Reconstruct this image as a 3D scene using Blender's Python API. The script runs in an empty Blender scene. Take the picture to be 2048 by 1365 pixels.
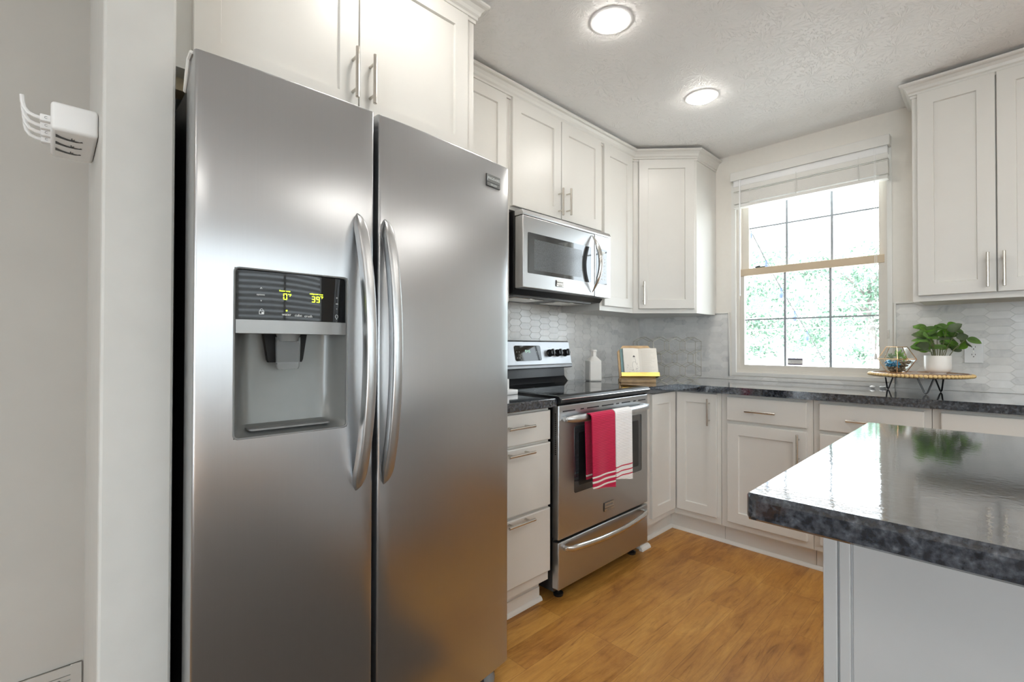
import bpy, bmesh, math, random
from mathutils import Matrix, Vector
from math import sin, cos, pi, radians as rad, sqrt
SC = bpy.context.scene
COL = SC.collection
random.seed(7)
V3 = Vector
# ------------------------------------------------------------------ camera
F_PX, YAW, PITCH, ROLL = 947.07, rad(-45.75), rad(0.565), rad(0.114)
CAM = V3((2.0176, -3.3939, 1.1456))
fw = V3((sin(YAW)*cos(PITCH), cos(YAW)*cos(PITCH), sin(PITCH)))
rt = V3((cos(YAW), -sin(YAW), 0)); up = rt.cross(fw)
rt, up = cos(ROLL)*rt + sin(ROLL)*up, -sin(ROLL)*rt + cos(ROLL)*up
cd = bpy.data.cameras.new('camera'); cam = bpy.data.objects.new('camera', cd); COL.objects.link(cam)
cd.sensor_width = 36.0; cd.lens = F_PX/2048*36.0; cd.clip_start = 0.02; cd.clip_end = 200
cam.matrix_world = Matrix(((rt.x, up.x, -fw.x, CAM.x), (rt.y, up.y, -fw.y, CAM.y), (rt.z, up.z, -fw.z, CAM.z), (0, 0, 0, 1)))
SC.camera = cam
# ------------------------------------------------------------------ sky, sun, daylight, exposure
w = bpy.data.worlds.new('sky'); SC.world = w; w.use_nodes = True
bgn = w.node_tree.nodes['Background']; bgn.inputs[0].default_value = (0.84, 0.92, 1.0, 1); bgn.inputs[1].default_value = 4.8
sd = bpy.data.lights.new('sun', 'SUN'); sd.energy = 13.0; sd.angle = rad(2); sd.color = (1, 0.96, 0.9)
sun = bpy.data.objects.new('sun', sd); COL.objects.link(sun)
sun.rotation_euler = V3((0.25, 0.72, -0.75)).to_track_quat('-Z', 'Y').to_euler()
def portal(name, loc, direction, sx, sy):
    d = bpy.data.lights.new(name, 'AREA'); d.shape = 'RECTANGLE'; d.size = sx; d.size_y = sy
    d.cycles.is_portal = True
    o = bpy.data.objects.new(name, d); COL.objects.link(o); o.location = loc
    o.rotation_euler = V3(direction).to_track_quat('-Z', 'Y').to_euler()
portal('portal_kitchen_window', (1.165, 0.16, 1.62), (0, -1, 0), 0.9, 1.4)
portal('portal_dining_window', (4.42, -2.9, 1.5), (-1, 0, 0), 1.4, 3.7)
portal('portal_added_door', (3.1, -6.22, 1.1), (0, 1, 0), 1.8, 2.1)
SC.view_settings.view_transform = 'Standard'; SC.view_settings.look = 'None'
SC.view_settings.exposure = 0.80; SC.view_settings.gamma = 1.0; SC.view_settings.use_curve_mapping = False
SC.cycles.sample_clamp_indirect = 6.0; SC.cycles.max_bounces = 10; SC.cycles.diffuse_bounces = 6
SC.cycles.caustics_reflective = False; SC.cycles.caustics_refractive = False
LAMP_L = 48.0
CEIL = 2.475
# ------------------------------------------------------------------ materials
def nt(name):
    m = bpy.data.materials.new(name); m.use_nodes = True
    return m, m.node_tree, m.node_tree.nodes['Principled BSDF']
def lk(t, a, b): t.links.new(a, b)
def N(t, typ, **kw):
    n = t.nodes.new(typ)
    for k, v in kw.items():
        if k.startswith('i_'): n.inputs[k[2:].replace('_', ' ')].default_value = v
        else: setattr(n, k, v)
    return n
def ramp(t, stops):
    r = t.nodes.new('ShaderNodeValToRGB'); e = r.color_ramp.elements
    while len(e) < len(stops): e.new(0.5)
    for el, (p, c) in zip(e, stops): el.position = p; el.color = (*c, 1)
    return r
def pm(name, col, rough=0.5, metal=0.0, spec=0.5, coat=0.0, trans=0.0, ior=1.5, emit=None, es=0.0, nscale=0, namt=0.0, bump=0.0, alpha=1.0):
    m, t, b = nt(name)
    b.inputs['Base Color'].default_value = (*col, 1); b.inputs['Roughness'].default_value = rough
    b.inputs['Metallic'].default_value = metal; b.inputs['Specular IOR Level'].default_value = spec
    b.inputs['Coat Weight'].default_value = coat; b.inputs['Transmission Weight'].default_value = trans
    b.inputs['IOR'].default_value = ior; b.inputs['Alpha'].default_value = alpha
    if emit: b.inputs['Emission Color'].default_value = (*emit, 1); b.inputs['Emission Strength'].default_value = es
    if nscale:
        tc = N(t, 'ShaderNodeTexCoord'); n = N(t, 'ShaderNodeTexNoise'); n.inputs['Scale'].default_value = nscale; n.inputs['Detail'].default_value = 6
        lk(t, tc.outputs['Object'], n.inputs['Vector'])
        if namt:
            r = ramp(t, [(0.3, [c*(1-namt) for c in col]), (0.7, [min(1, c*(1+namt)) for c in col])])
            lk(t, n.outputs['Fac'], r.inputs[0]); lk(t, r.outputs[0], b.inputs['Base Color'])
        if bump:
            bp = N(t, 'ShaderNodeBump'); bp.inputs['Strength'].default_value = bump; bp.inputs['Distance'].default_value = 0.002
            lk(t, n.outputs['Fac'], bp.inputs['Height']); lk(t, bp.outputs[0], b.inputs['Normal'])
    return m
def steel(name, col, rough, aniso, vertical=True):
    m, t, b = nt(name)
    b.inputs['Metallic'].default_value = 1.0; b.inputs['Anisotropic'].default_value = aniso
    tc = N(t, 'ShaderNodeTexCoord'); mp = N(t, 'ShaderNodeMapping')
    mp.inputs['Scale'].default_value = (420, 420, 3) if vertical else (420, 3, 420)
    n = N(t, 'ShaderNodeTexNoise'); n.inputs['Scale'].default_value = 1.0; n.inputs['Detail'].default_value = 3
    lk(t, tc.outputs['Object'], mp.inputs[0]); lk(t, mp.outputs[0], n.inputs['Vector'])
    r = ramp(t, [(0.25, [c*0.988 for c in col]), (0.75, [c*1.012 for c in col])])
    lk(t, n.outputs['Fac'], r.inputs[0]); lk(t, r.outputs[0], b.inputs['Base Color'])
    mr = N(t, 'ShaderNodeMapRange'); mr.inputs[3].default_value = rough*0.975; mr.inputs[4].default_value = rough*1.025
    lk(t, n.outputs['Fac'], mr.inputs[0]); lk(t, mr.outputs[0], b.inputs['Roughness'])
    tg = N(t, 'ShaderNodeTangent'); tg.direction_type = 'RADIAL'; tg.axis = 'Z'
    lk(t, tg.outputs[0], b.inputs['Tangent'])
    return m
M = {}
M['cab'] = pm('cabinet_paint', (0.69, 0.675, 0.64), 0.34, spec=0.45, nscale=9, namt=0.012)
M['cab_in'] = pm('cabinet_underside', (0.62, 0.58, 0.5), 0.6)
M['raw'] = pm('raw_wood_cleat', (0.42, 0.34, 0.22), 0.7, nscale=30, namt=0.15)
M['wall'] = pm('wall_paint', (0.78, 0.745, 0.69), 0.55, spec=0.3, nscale=40, namt=0.01, bump=0.05)
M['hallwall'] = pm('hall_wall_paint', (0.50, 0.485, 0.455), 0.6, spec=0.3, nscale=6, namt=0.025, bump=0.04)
M['trim'] = pm('trim_paint', (0.77, 0.755, 0.72), 0.4, nscale=12, namt=0.015)
M['post'] = pm('post_paint', (0.62, 0.615, 0.59), 0.5, spec=0.3, nscale=14, namt=0.02, bump=0.05)
M['vinyl'] = pm('window_vinyl', (0.69, 0.65, 0.59), 0.4, nscale=5, namt=0.02)
M['tan'] = pm('vinyl_warm_lit', (0.60, 0.48, 0.34), 0.4, nscale=5, namt=0.02)  # warm lamp light on the meeting rail put into the colour
M['muntin_backlit'] = pm('muntin_backlit', (0.33, 0.36, 0.39), 0.5)  # blue-grey backlit cast put into the colour
M['white'] = pm('white_plastic', (0.82, 0.82, 0.82), 0.35, nscale=20, namt=0.01)
M['blind'] = pm('blind_white', (0.74, 0.725, 0.69), 0.45, nscale=18, namt=0.015)
M['steel'] = steel('brushed_steel', (0.52, 0.53, 0.545), 0.30, 0.45)
M['steel2'] = steel('brushed_steel_range', (0.53, 0.535, 0.54), 0.33, 0.3, False)
M['chrome'] = pm('polished_steel', (0.68, 0.67, 0.65), 0.17, metal=1.0, nscale=60, namt=0.02)
M['nickel'] = pm('satin_nickel', (0.62, 0.585, 0.53), 0.24, metal=1.0, nscale=80, namt=0.02)
M['black'] = pm('black_enamel', (0.012, 0.012, 0.013), 0.28, nscale=40, namt=0.1)
M['dark'] = pm('dark_plastic', (0.035, 0.035, 0.037), 0.45, nscale=40, namt=0.1)
M['grey'] = pm('grey_plastic', (0.20, 0.205, 0.205), 0.42, nscale=30, namt=0.03)
M['dispgrey'] = pm('dispenser_grey', (0.21, 0.215, 0.21), 0.30, metal=0.25, nscale=30, namt=0.02)
M['steel3'] = steel('brushed_steel_panel', (0.42, 0.43, 0.445), 0.42, 0.3, False)
M['visor'] = pm('visor_grey', (0.30, 0.30, 0.295), 0.33, metal=0.6, nscale=30, namt=0.02)
M['soot'] = pm('matt_black', (0.008, 0.008, 0.008), 0.55, spec=0.25, nscale=30, namt=0.1)
M['blackglass'] = pm('black_glass', (0.006, 0.007, 0.008), 0.04, spec=0.45, coat=0.0, nscale=5, namt=0.1)
M['smokeglass'] = pm('smoked_glass', (0.03, 0.033, 0.037), 0.05, spec=0.8, coat=0.5, nscale=5, namt=0.1)
M['glass'] = None
M['clear'] = pm('clear_plastic', (0.6, 0.62, 0.62), 0.08, trans=0.8, ior=1.3)
M['handle'] = pm('satin_steel', (0.58, 0.59, 0.60), 0.33, metal=1.0, nscale=60, namt=0.02)
M['led'] = pm('yellow_led', (0.7, 0.9, 0.05), 0.5, emit=(0.72, 1.0, 0.03), es=1.6)
M['print'] = pm('white_print', (0.75, 0.78, 0.78), 0.5)
M['printgrey'] = pm('grey_print', (0.30, 0.31, 0.32), 0.5)
M['ceramic'] = pm('white_ceramic', (0.88, 0.86, 0.82), 0.3, nscale=30, namt=0.01)
M['brass'] = pm('brass', (0.70, 0.50, 0.15), 0.25, metal=1.0, nscale=60, namt=0.03)
M['copper'] = pm('copper_wire', (0.75, 0.47, 0.25), 0.25, metal=1.0, nscale=60, namt=0.03)
M['rackwire'] = pm('champagne_wire', (0.30, 0.27, 0.21), 0.28, metal=1.0, nscale=60, namt=0.03)
M['boardwood'] = pm('pale_wood', (0.55, 0.37, 0.20), 0.5, nscale=22, namt=0.18)
M['beadwood'] = pm('bead_wood', (0.74, 0.52, 0.23), 0.4, nscale=40, namt=0.1)
M['traywood'] = pm('tray_wood', (0.36, 0.22, 0.13), 0.16, nscale=16, namt=0.15, spec=0.8)
M['paper'] = pm('paper', (0.84, 0.80, 0.73), 0.7, nscale=40, namt=0.01)
M['cover'] = pm('book_cover', (0.22, 0.36, 0.37), 0.5, nscale=30, namt=0.05)
M['ink'] = pm('ink', (0.13, 0.12, 0.12), 0.7)
M['softink'] = pm('faded_ink', (0.60, 0.56, 0.50), 0.7)
M['leaf'] = pm('leaf_green', (0.22, 0.37, 0.11), 0.4, nscale=22, namt=0.4)
M['leaf2'] = pm('leaf_bright_green', (0.27, 0.50, 0.09), 0.38, nscale=22, namt=0.3)
M['leaf3'] = pm('leaf_grey_green', (0.22, 0.28, 0.16), 0.45, nscale=22, namt=0.25)
M['stem'] = pm('stem', (0.16, 0.16, 0.07), 0.6, nscale=60, namt=0.2)
M['gem'] = pm('blue_glass_chip', (0.05, 0.32, 0.55), 0.1, spec=0.8, nscale=30, namt=0.3)
M['stone'] = pm('pebble', (0.20, 0.16, 0.11), 0.5, nscale=45, namt=0.6)
M['lensm'] = pm('lamp_lens', (0.9, 0.9, 0.88), 0.4, emit=(1.0, 0.960, 0.895), es=LAMP_L)
M['tree'] = pm('tree_leaf', (0.15, 0.25, 0.18), 0.6, nscale=2.2, namt=0.45)
M['bark'] = pm('bark', (0.22, 0.20, 0.19), 0.8, nscale=12, namt=0.3)
M['ground'] = pm('bright_concrete', (0.62, 0.62, 0.60), 0.8, nscale=3, namt=0.05)
M['bulb'] = pm('bulb_glass', (0.06, 0.09, 0.20), 0.2, nscale=20, namt=0.05)
M['wirewhite'] = pm('wire_white', (0.85, 0.85, 0.88), 0.5)
M['fence'] = pm('grey_fence', (0.45, 0.50, 0.60), 0.7, nscale=5, namt=0.1)
def glassmat():
    m = bpy.data.materials.new('window_glass'); m.use_nodes = True; t = m.node_tree; t.nodes.clear()
    o = N(t, 'ShaderNodeOutputMaterial'); mx = N(t, 'ShaderNodeMixShader'); tr = N(t, 'ShaderNodeBsdfTransparent'); g = N(t, 'ShaderNodeBsdfGlossy')
    tr.inputs[0].default_value = (0.97, 0.985, 0.98, 1); g.inputs['Roughness'].default_value = 0.02
    lw = N(t, 'ShaderNodeLayerWeight'); lw.inputs[0].default_value = 0.5
    pw = N(t, 'ShaderNodeMath', operation='POWER'); pw.inputs[1].default_value = 5.0; lk(t, lw.outputs['Facing'], pw.inputs[0])
    ma = N(t, 'ShaderNodeMath', operation='MULTIPLY_ADD'); ma.inputs[1].default_value = 0.9; ma.inputs[2].default_value = 0.035; lk(t, pw.outputs[0], ma.inputs[0])
    lk(t, ma.outputs[0], mx.inputs[0]); lk(t, tr.outputs[0], mx.inputs[1]); lk(t, g.outputs[0], mx.inputs[2]); lk(t, mx.outputs[0], o.inputs[0])
    return m
M['glass'] = glassmat()
def granite():
    m, t, b = nt('black_granite')
    tc = N(t, 'ShaderNodeTexCoord')
    n1 = N(t, 'ShaderNodeTexNoise'); n1.inputs['Scale'].default_value = 75; n1.inputs['Detail'].default_value = 8; n1.inputs['Roughness'].default_value = 0.62
    vo = N(t, 'ShaderNodeTexVoronoi'); vo.inputs['Scale'].default_value = 120
    lk(t, tc.outputs['Object'], n1.inputs['Vector']); lk(t, tc.outputs['Object'], vo.inputs['Vector'])
    r1 = ramp(t, [(0.36, (0.010, 0.012, 0.017)), (0.48, (0.030, 0.035, 0.045)), (0.60, (0.065, 0.073, 0.088)), (0.75, (0.15, 0.16, 0.175))])
    lk(t, n1.outputs['Fac'], r1.inputs[0])
    r2 = ramp(t, [(0.0, (0.35, 0.35, 0.35)), (0.5, (1, 1, 1)), (1.0, (1.5, 1.5, 1.5))]); lk(t, vo.outputs['Distance'], r2.inputs[0])
    mx = N(t, 'ShaderNodeMix'); mx.data_type = 'RGBA'; mx.blend_type = 'MULTIPLY'; mx.inputs[0].default_value = 0.8
    lk(t, r1.outputs[0], mx.inputs[6]); lk(t, r2.outputs[0], mx.inputs[7]); lk(t, mx.outputs[2], b.inputs['Base Color'])
    b.inputs['Roughness'].default_value = 0.07; b.inputs['Specular IOR Level'].default_value = 0.5; b.inputs['Coat Weight'].default_value = 1.0; b.inputs['Coat Roughness'].default_value = 0.02; b.inputs['Coat IOR'].default_value = 1.55
    n2 = N(t, 'ShaderNodeTexNoise'); n2.inputs['Scale'].default_value = 70; n2.inputs['Detail'].default_value = 5
    lk(t, tc.outputs['Object'], n2.inputs['Vector'])
    bp = N(t, 'ShaderNodeBump'); bp.inputs['Strength'].default_value = 0.14; bp.inputs['Distance'].default_value = 0.001
    lk(t, n2.outputs['Fac'], bp.inputs['Height']); lk(t, bp.outputs[0], b.inputs['Normal']); lk(t, bp.outputs[0], b.inputs['Coat Normal'])
    return m
M['granite'] = granite()
def planks():
    m, t, b = nt('oak_planks')
    tc = N(t, 'ShaderNodeTexCoord'); sp = N(t, 'ShaderNodeSeparateXYZ'); cb = N(t, 'ShaderNodeCombineXYZ')
    lk(t, tc.outputs['Object'], sp.inputs[0]); lk(t, sp.outputs['Y'], cb.inputs['X']); lk(t, sp.outputs['X'], cb.inputs['Y'])
    br = N(t, 'ShaderNodeTexBrick'); br.offset = 0.37; br.offset_frequency = 3; br.squash = 1.0
    br.inputs['Scale'].default_value = 1.0; br.inputs['Brick Width'].default_value = 0.92; br.inputs['Row Height'].default_value = 0.121
    br.inputs['Mortar Size'].default_value = 0.0009; br.inputs['Mortar Smooth'].default_value = 0.2; br.inputs['Bias'].default_value = 0.0
    br.inputs['Color1'].default_value = (0, 0, 0, 1); br.inputs['Color2'].default_value = (1, 1, 1, 1); br.inputs['Mortar'].default_value = (0.3, 0.3, 0.3, 1)
    lk(t, cb.outputs[0], br.inputs['Vector'])
    # grain, shifted plank by plank
    sc = N(t, 'ShaderNodeVectorMath', operation='MULTIPLY'); sc.inputs[1].default_value = (2.2, 22, 1)
    ad = N(t, 'ShaderNodeVectorMath', operation='ADD'); lk(t, cb.outputs[0], sc.inputs[0]); lk(t, sc.outputs[0], ad.inputs[0])
    s3 = N(t, 'ShaderNodeVectorMath', operation='SCALE'); s3.inputs['Scale'].default_value = 13.0
    lk(t, br.outputs['Color'], s3.inputs[0]); lk(t, s3.outputs[0], ad.inputs[1])
    n1 = N(t, 'ShaderNodeTexNoise'); n1.inputs['Scale'].default_value = 1.9; n1.inputs['Detail'].default_value = 10; n1.inputs['Roughness'].default_value = 0.68; n1.inputs['Distortion'].default_value = 1.4
    lk(t, ad.outputs[0], n1.inputs['Vector'])
    n2 = N(t, 'ShaderNodeTexNoise'); n2.inputs['Scale'].default_value = 7.0; n2.inputs['Detail'].default_value = 9; n2.inputs['Roughness'].default_value = 0.68; n2.inputs['Distortion'].default_value = 0.8; sc2 = N(t, 'ShaderNodeVectorMath', operation='MULTIPLY'); sc2.inputs[1].default_value = (0.55, 1.6, 1); lk(t, sc2.outputs[0], n2.inputs['Vector']); lk(t, cb.outputs[0], sc2.inputs[0])
    r1 = ramp(t, [(0.1, (0.29, 0.115, 0.024)), (0.36, (0.43, 0.195, 0.041)), (0.66, (0.53, 0.262, 0.060)), (1.0, (0.63, 0.345, 0.092))])
    mixv = N(t, 'ShaderNodeMath', operation='MULTIPLY_ADD'); mixv.inputs[1].default_value = 0.42; 
    lk(t, br.outputs['Color'], mixv.inputs[0]); 
    h = N(t, 'ShaderNodeMath', operation='MULTIPLY'); h.inputs[1].default_value = 0.55; mr_ = N(t, 'ShaderNodeMapRange'); mr_.inputs[1].default_value = 0.33; mr_.inputs[2].default_value = 0.67; lk(t, n2.outputs['Fac'], mr_.inputs[0]); lk(t, mr_.outputs[0], h.inputs[0]); lk(t, h.outputs[0], mixv.inputs[2])
    lk(t, mixv.outputs[0], r1.inputs[0])
    r2 = ramp(t, [(0.29, (0.36, 0.27, 0.20)), (0.38, (0.76, 0.70, 0.64)), (0.50, (0.97, 0.96, 0.95)), (0.75, (1.14, 1.12, 1.06))]); lk(t, n1.outputs['Fac'], r2.inputs[0])
    mx = N(t, 'ShaderNodeMix'); mx.data_type = 'RGBA'; mx.blend_type = 'MULTIPLY'; mx.inputs[0].default_value = 0.85
    lk(t, r1.outputs[0], mx.inputs[6]); lk(t, r2.outputs[0], mx.inputs[7])
    m2 = N(t, 'ShaderNodeMix'); m2.data_type = 'RGBA'; m2.inputs[7].default_value = (0.16, 0.075, 0.03, 1)
    hm = N(t, 'ShaderNodeMath', operation='MULTIPLY'); hm.inputs[1].default_value = 0.5
    lk(t, br.outputs['Fac'], hm.inputs[0]); lk(t, hm.outputs[0], m2.inputs[0]); lk(t, mx.outputs[2], m2.inputs[6]); lk(t, m2.outputs[2], b.inputs['Base Color'])
    b.inputs['Roughness'].default_value = 0.36; b.inputs['Specular IOR Level'].default_value = 0.4
    bp = N(t, 'ShaderNodeBump'); bp.inputs['Strength'].default_value = 0.12; bp.inputs['Distance'].default_value = 0.002
    lk(t, n1.outputs['Fac'], bp.inputs['Height']); lk(t, bp.outputs[0], b.inputs['Normal'])
    return m
M['floor'] = planks()
def ceilmat():
    m, t, b = nt('stomped_plaster')
    b.inputs['Base Color'].default_value = (0.88, 0.87, 0.86, 1); b.inputs['Roughness'].default_value = 0.6; b.inputs['Specular IOR Level'].default_value = 0.4
    tc = N(t, 'ShaderNodeTexCoord')
    vo = N(t, 'ShaderNodeTexVoronoi'); vo.inputs['Scale'].default_value = 6.0
    lk(t, tc.outputs['Object'], vo.inputs['Vector'])
    # radial brush strokes around every stomp mark
    sb = N(t, 'ShaderNodeVectorMath', operation='SUBTRACT'); lk(t, tc.outputs['Object'], sb.inputs[0]); lk(t, vo.outputs['Position'], sb.inputs[1])
    sx = N(t, 'ShaderNodeSeparateXYZ'); lk(t, sb.outputs[0], sx.inputs[0])
    at = N(t, 'ShaderNodeMath', operation='ARCTAN2'); lk(t, sx.outputs['Y'], at.inputs[0]); lk(t, sx.outputs['X'], at.inputs[1])
    ln = N(t, 'ShaderNodeVectorMath', operation='LENGTH'); lk(t, sb.outputs[0], ln.inputs[0])
    cb = N(t, 'ShaderNodeCombineXYZ'); a2 = N(t, 'ShaderNodeMath', operation='MULTIPLY'); a2.inputs[1].default_value = 4.0; lk(t, at.outputs[0], a2.inputs[0])
    l2 = N(t, 'ShaderNodeMath', operation='MULTIPLY'); l2.inputs[1].default_value = 22.0; lk(t, ln.outputs['Value'], l2.inputs[0])
    lk(t, a2.outputs[0], cb.inputs['X']); lk(t, l2.outputs[0], cb.inputs['Y']); lk(t, vo.outputs['Color'], cb.inputs['Z'])
    n1 = N(t, 'ShaderNodeTexNoise'); n1.inputs['Scale'].default_value = 2.4; n1.inputs['Detail'].default_value = 5; n1.inputs['Distortion'].default_value = 0.6
    lk(t, cb.outputs[0], n1.inputs['Vector'])
    r = ramp(t, [(0.52, (0, 0, 0)), (0.66, (1, 1, 1))]); lk(t, n1.outputs['Fac'], r.inputs[0])
    n2 = N(t, 'ShaderNodeTexNoise'); n2.inputs['Scale'].default_value = 60; n2.inputs['Detail'].default_value = 4; lk(t, tc.outputs['Object'], n2.inputs['Vector'])
    ad = N(t, 'ShaderNodeMath', operation='MULTIPLY_ADD'); ad.inputs[1].default_value = 0.25; lk(t, n2.outputs['Fac'], ad.inputs[0]); lk(t, r.outputs[0], ad.inputs[2])
    bp = N(t, 'ShaderNodeBump'); bp.inputs['Strength'].default_value = 0.55; bp.inputs['Distance'].default_value = 0.004
    lk(t, ad.outputs[0], bp.inputs['Height']); lk(t, bp.outputs[0], b.inputs['Normal'])
    return m
M['ceil'] = ceilmat()
def tilemat():
    m, t, b = nt('marble_picket_tile')
    at = N(t, 'ShaderNodeAttribute'); at.attribute_name = 'tone'
    tc = N(t, 'ShaderNodeTexCoord'); n = N(t, 'ShaderNodeTexNoise'); n.inputs['Scale'].default_value = 16; n.inputs['Detail'].default_value = 7; n.inputs['Distortion'].default_value = 1.2
    lk(t, tc.outputs['Object'], n.inputs['Vector'])
    ad = N(t, 'ShaderNodeMath', operation='MULTIPLY_ADD'); ad.inputs[1].default_value = 0.5; lk(t, at.outputs['Fac'], ad.inputs[0])
    h = N(t, 'ShaderNodeMath', operation='MULTIPLY'); h.inputs[1].default_value = 0.75; lk(t, n.outputs['Fac'], h.inputs[0]); lk(t, h.outputs[0], ad.inputs[2])
    r = ramp(t, [(0.22, (0.56, 0.56, 0.56)), (0.42, (0.70, 0.695, 0.68)), (0.65, (0.76, 0.75, 0.73)), (0.9, (0.82, 0.81, 0.79))])
    lk(t, ad.outputs[0], r.inputs[0]); lk(t, r.outputs[0], b.inputs['Base Color'])
    b.inputs['Roughness'].default_value = 0.2; b.inputs['Specular IOR Level'].default_value = 0.5
    return m
M['tile'] = tilemat()
M['grout'] = pm('grout', (0.70, 0.69, 0.66), 0.8, nscale=60, namt=0.03)
def towelmat(name, a, bcol, stripes):
    m, t, b = nt(name)
    tc = N(t, 'ShaderNodeTexCoord'); sp = N(t, 'ShaderNodeSeparateXYZ'); lk(t, tc.outputs['Object'], sp.inputs[0])
    col = a; prev = None
    for z0, z1 in stripes:
        g = N(t, 'ShaderNodeMath', operation='GREATER_THAN'); g.inputs[1].default_value = z0; lk(t, sp.outputs['Z'], g.inputs[0])
        l = N(t, 'ShaderNodeMath', operation='LESS_THAN'); l.inputs[1].default_value = z1; lk(t, sp.outputs['Z'], l.inputs[0])
        mm = N(t, 'ShaderNodeMath', operation='MULTIPLY'); lk(t, g.outputs[0], mm.inputs[0]); lk(t, l.outputs[0], mm.inputs[1])
        if prev is None: prev = mm
        else:
            ad = N(t, 'ShaderNodeMath', operation='ADD'); lk(t, prev.outputs[0], ad.inputs[0]); lk(t, mm.outputs[0], ad.inputs[1]); prev = ad
    mx = N(t, 'ShaderNodeMix'); mx.data_type = 'RGBA'; mx.inputs[6].default_value = (*a, 1); mx.inputs[7].default_value = (*bcol, 1)
    lk(t, prev.outputs[0], mx.inputs[0]); lk(t, mx.outputs[2], b.inputs['Base Color'])
    b.inputs['Roughness'].default_value = 0.9; b.inputs['Specular IOR Level'].default_value = 0.15; b.inputs['Sheen Weight'].default_value = 0.2
    wv = N(t, 'ShaderNodeTexWave'); wv.bands_direction = 'Z'; wv.inputs['Scale'].default_value = 42; lk(t, tc.outputs['Object'], wv.inputs['Vector'])
    bp = N(t, 'ShaderNodeBump'); bp.inputs['Strength'].default_value = 0.4; bp.inputs['Distance'].default_value = 0.003
    lk(t, wv.outputs['Fac'], bp.inputs['Height']); lk(t, bp.outputs[0], b.inputs['Normal'])
    return m
# ------------------------------------------------------------------ mesh helpers
def NB(): return bmesh.new()
def FR(O, U, V):
    U = V3(U).normalized(); V = V3(V).normalized(); n = U.cross(V)
    return Matrix(((U.x, V.x, n.x, O[0]), (U.y, V.y, n.y, O[1]), (U.z, V.z, n.z, O[2]), (0, 0, 0, 1)))
ID = Matrix.Identity(4)
def hexa(bm, P):
    v = [bm.verts.new(p) for p in P]
    for f in ((0, 3, 2, 1), (4, 5, 6, 7), (0, 1, 5, 4), (1, 2, 6, 5), (2, 3, 7, 6), (3, 0, 4, 7)): bm.faces.new([v[i] for i in f])
    return v
def box(bm, x0, x1, y0, y1, z0, z1, m=ID, bev=0.0, seg=2):
    v = hexa(bm, [m @ V3(p) for p in ((x0, y0, z0), (x1, y0, z0), (x1, y1, z0), (x0, y1, z0), (x0, y0, z1), (x1, y0, z1), (x1, y1, z1), (x0, y1, z1))])
    if bev:
        ed = {e for q in v for e in q.link_edges}
        bmesh.ops.bevel(bm, geom=list(ed), offset=bev, segments=seg, affect='EDGES', profile=0.5, clamp_overlap=True)
def prism(bm, poly, n0, n1, m=ID, bev=0.0):
    a = [bm.verts.new(m @ V3((p[0], p[1], n0))) for p in poly]; b = [bm.verts.new(m @ V3((p[0], p[1], n1))) for p in poly]
    k = len(poly); bm.faces.new(a[::-1]); top = bm.faces.new(b)
    for i in range(k): bm.faces.new((a[i], a[(i+1) % k], b[(i+1) % k], b[i]))
    if bev: bmesh.ops.bevel(bm, geom=list(top.edges), offset=bev, segments=2, affect='EDGES', profile=0.5)
def tube(bm, pts, r, seg=8, closed=False, caps=True):
    pts = [V3(p) for p in pts]; n = len(pts); rings = []; ref = None
    for i, p in enumerate(pts):
        if closed: d = (pts[(i+1) % n] - pts[i-1]).normalized()
        else: d = (pts[min(i+1, n-1)] - pts[max(i-1, 0)]).normalized()
        if ref is None:
            ref = d.orthogonal().normalized()
        ref = (ref - d*ref.dot(d)); ref = ref.normalized() if ref.length > 1e-6 else d.orthogonal().normalized()
        q = d.cross(ref); rr = r[i] if isinstance(r, (list, tuple)) else r
        rings.append([bm.verts.new(p + rr*(cos(2*pi*k/seg)*ref + sin(2*pi*k/seg)*q)) for k in range(seg)])
    for i in range(n if closed else n-1):
        A, B = rings[i], rings[(i+1) % n]
        for k in range(seg): bm.faces.new((A[k], A[(k+1) % seg], B[(k+1) % seg], B[k]))
    if caps and not closed: bm.faces.new(rings[0][::-1]); bm.faces.new(rings[-1])
def loft(bm, rings, caps=True, closed=True):
    R_ = [[bm.verts.new(p) for p in r] for r in rings]; k = len(R_[0])
    for A, B in zip(R_, R_[1:]):
        for i in range(k if closed else k-1): bm.faces.new((A[i], A[(i+1) % k], B[(i+1) % k], B[i]))
    if caps and closed: bm.faces.new(R_[0][::-1]); bm.faces.new(R_[-1])
def lathe(bm, prof, m=ID, seg=32):
    rings = [[m @ V3((max(r, 1e-5)*cos(2*pi*k/seg), max(r, 1e-5)*sin(2*pi*k/seg), z)) for k in range(seg)] for r, z in prof]
    loft(bm, rings)
def ball(bm, c, r, seg=12, sc=(1, 1, 1), rot=None):
    mm = Matrix.Translation(V3(c)) @ (rot if rot else ID) @ Matrix.Diagonal((r*sc[0], r*sc[1], r*sc[2], 1))
    bmesh.ops.create_uvsphere(bm, u_segments=seg, v_segments=max(6, seg//2), radius=1, matrix=mm)
def rrect(u0, u1, v0, v1, r, k=5):
    out = []
    for cx, cy, a in ((u1-r, v1-r, 0), (u0+r, v1-r, 90), (u0+r, v0+r, 180), (u1-r, v0+r, 270)):
        for i in range(k+1): out.append((cx + r*cos(rad(a+90*i/k)), cy + r*sin(rad(a+90*i/k))))
    return out
WL = {}
def place(o, parent, at):
    if parent is not None:
        o.parent = parent; WL[o.name] = WL[parent.name]
    else: o.location = at; WL[o.name] = V3(at)
def setp(o, label=None, cat=None, group=None, kind=None):
    if label: o['label'] = label
    if cat: o['category'] = cat
    if group: o['group'] = group
    if kind: o['kind'] = kind
    return o
def thing(name, label, cat, loc, group=None):
    o = bpy.data.objects.new(name, None); COL.objects.link(o); o.empty_display_size = 0.1
    o.location = loc; WL[o.name] = V3(loc)
    return setp(o, label, cat, group)
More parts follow.
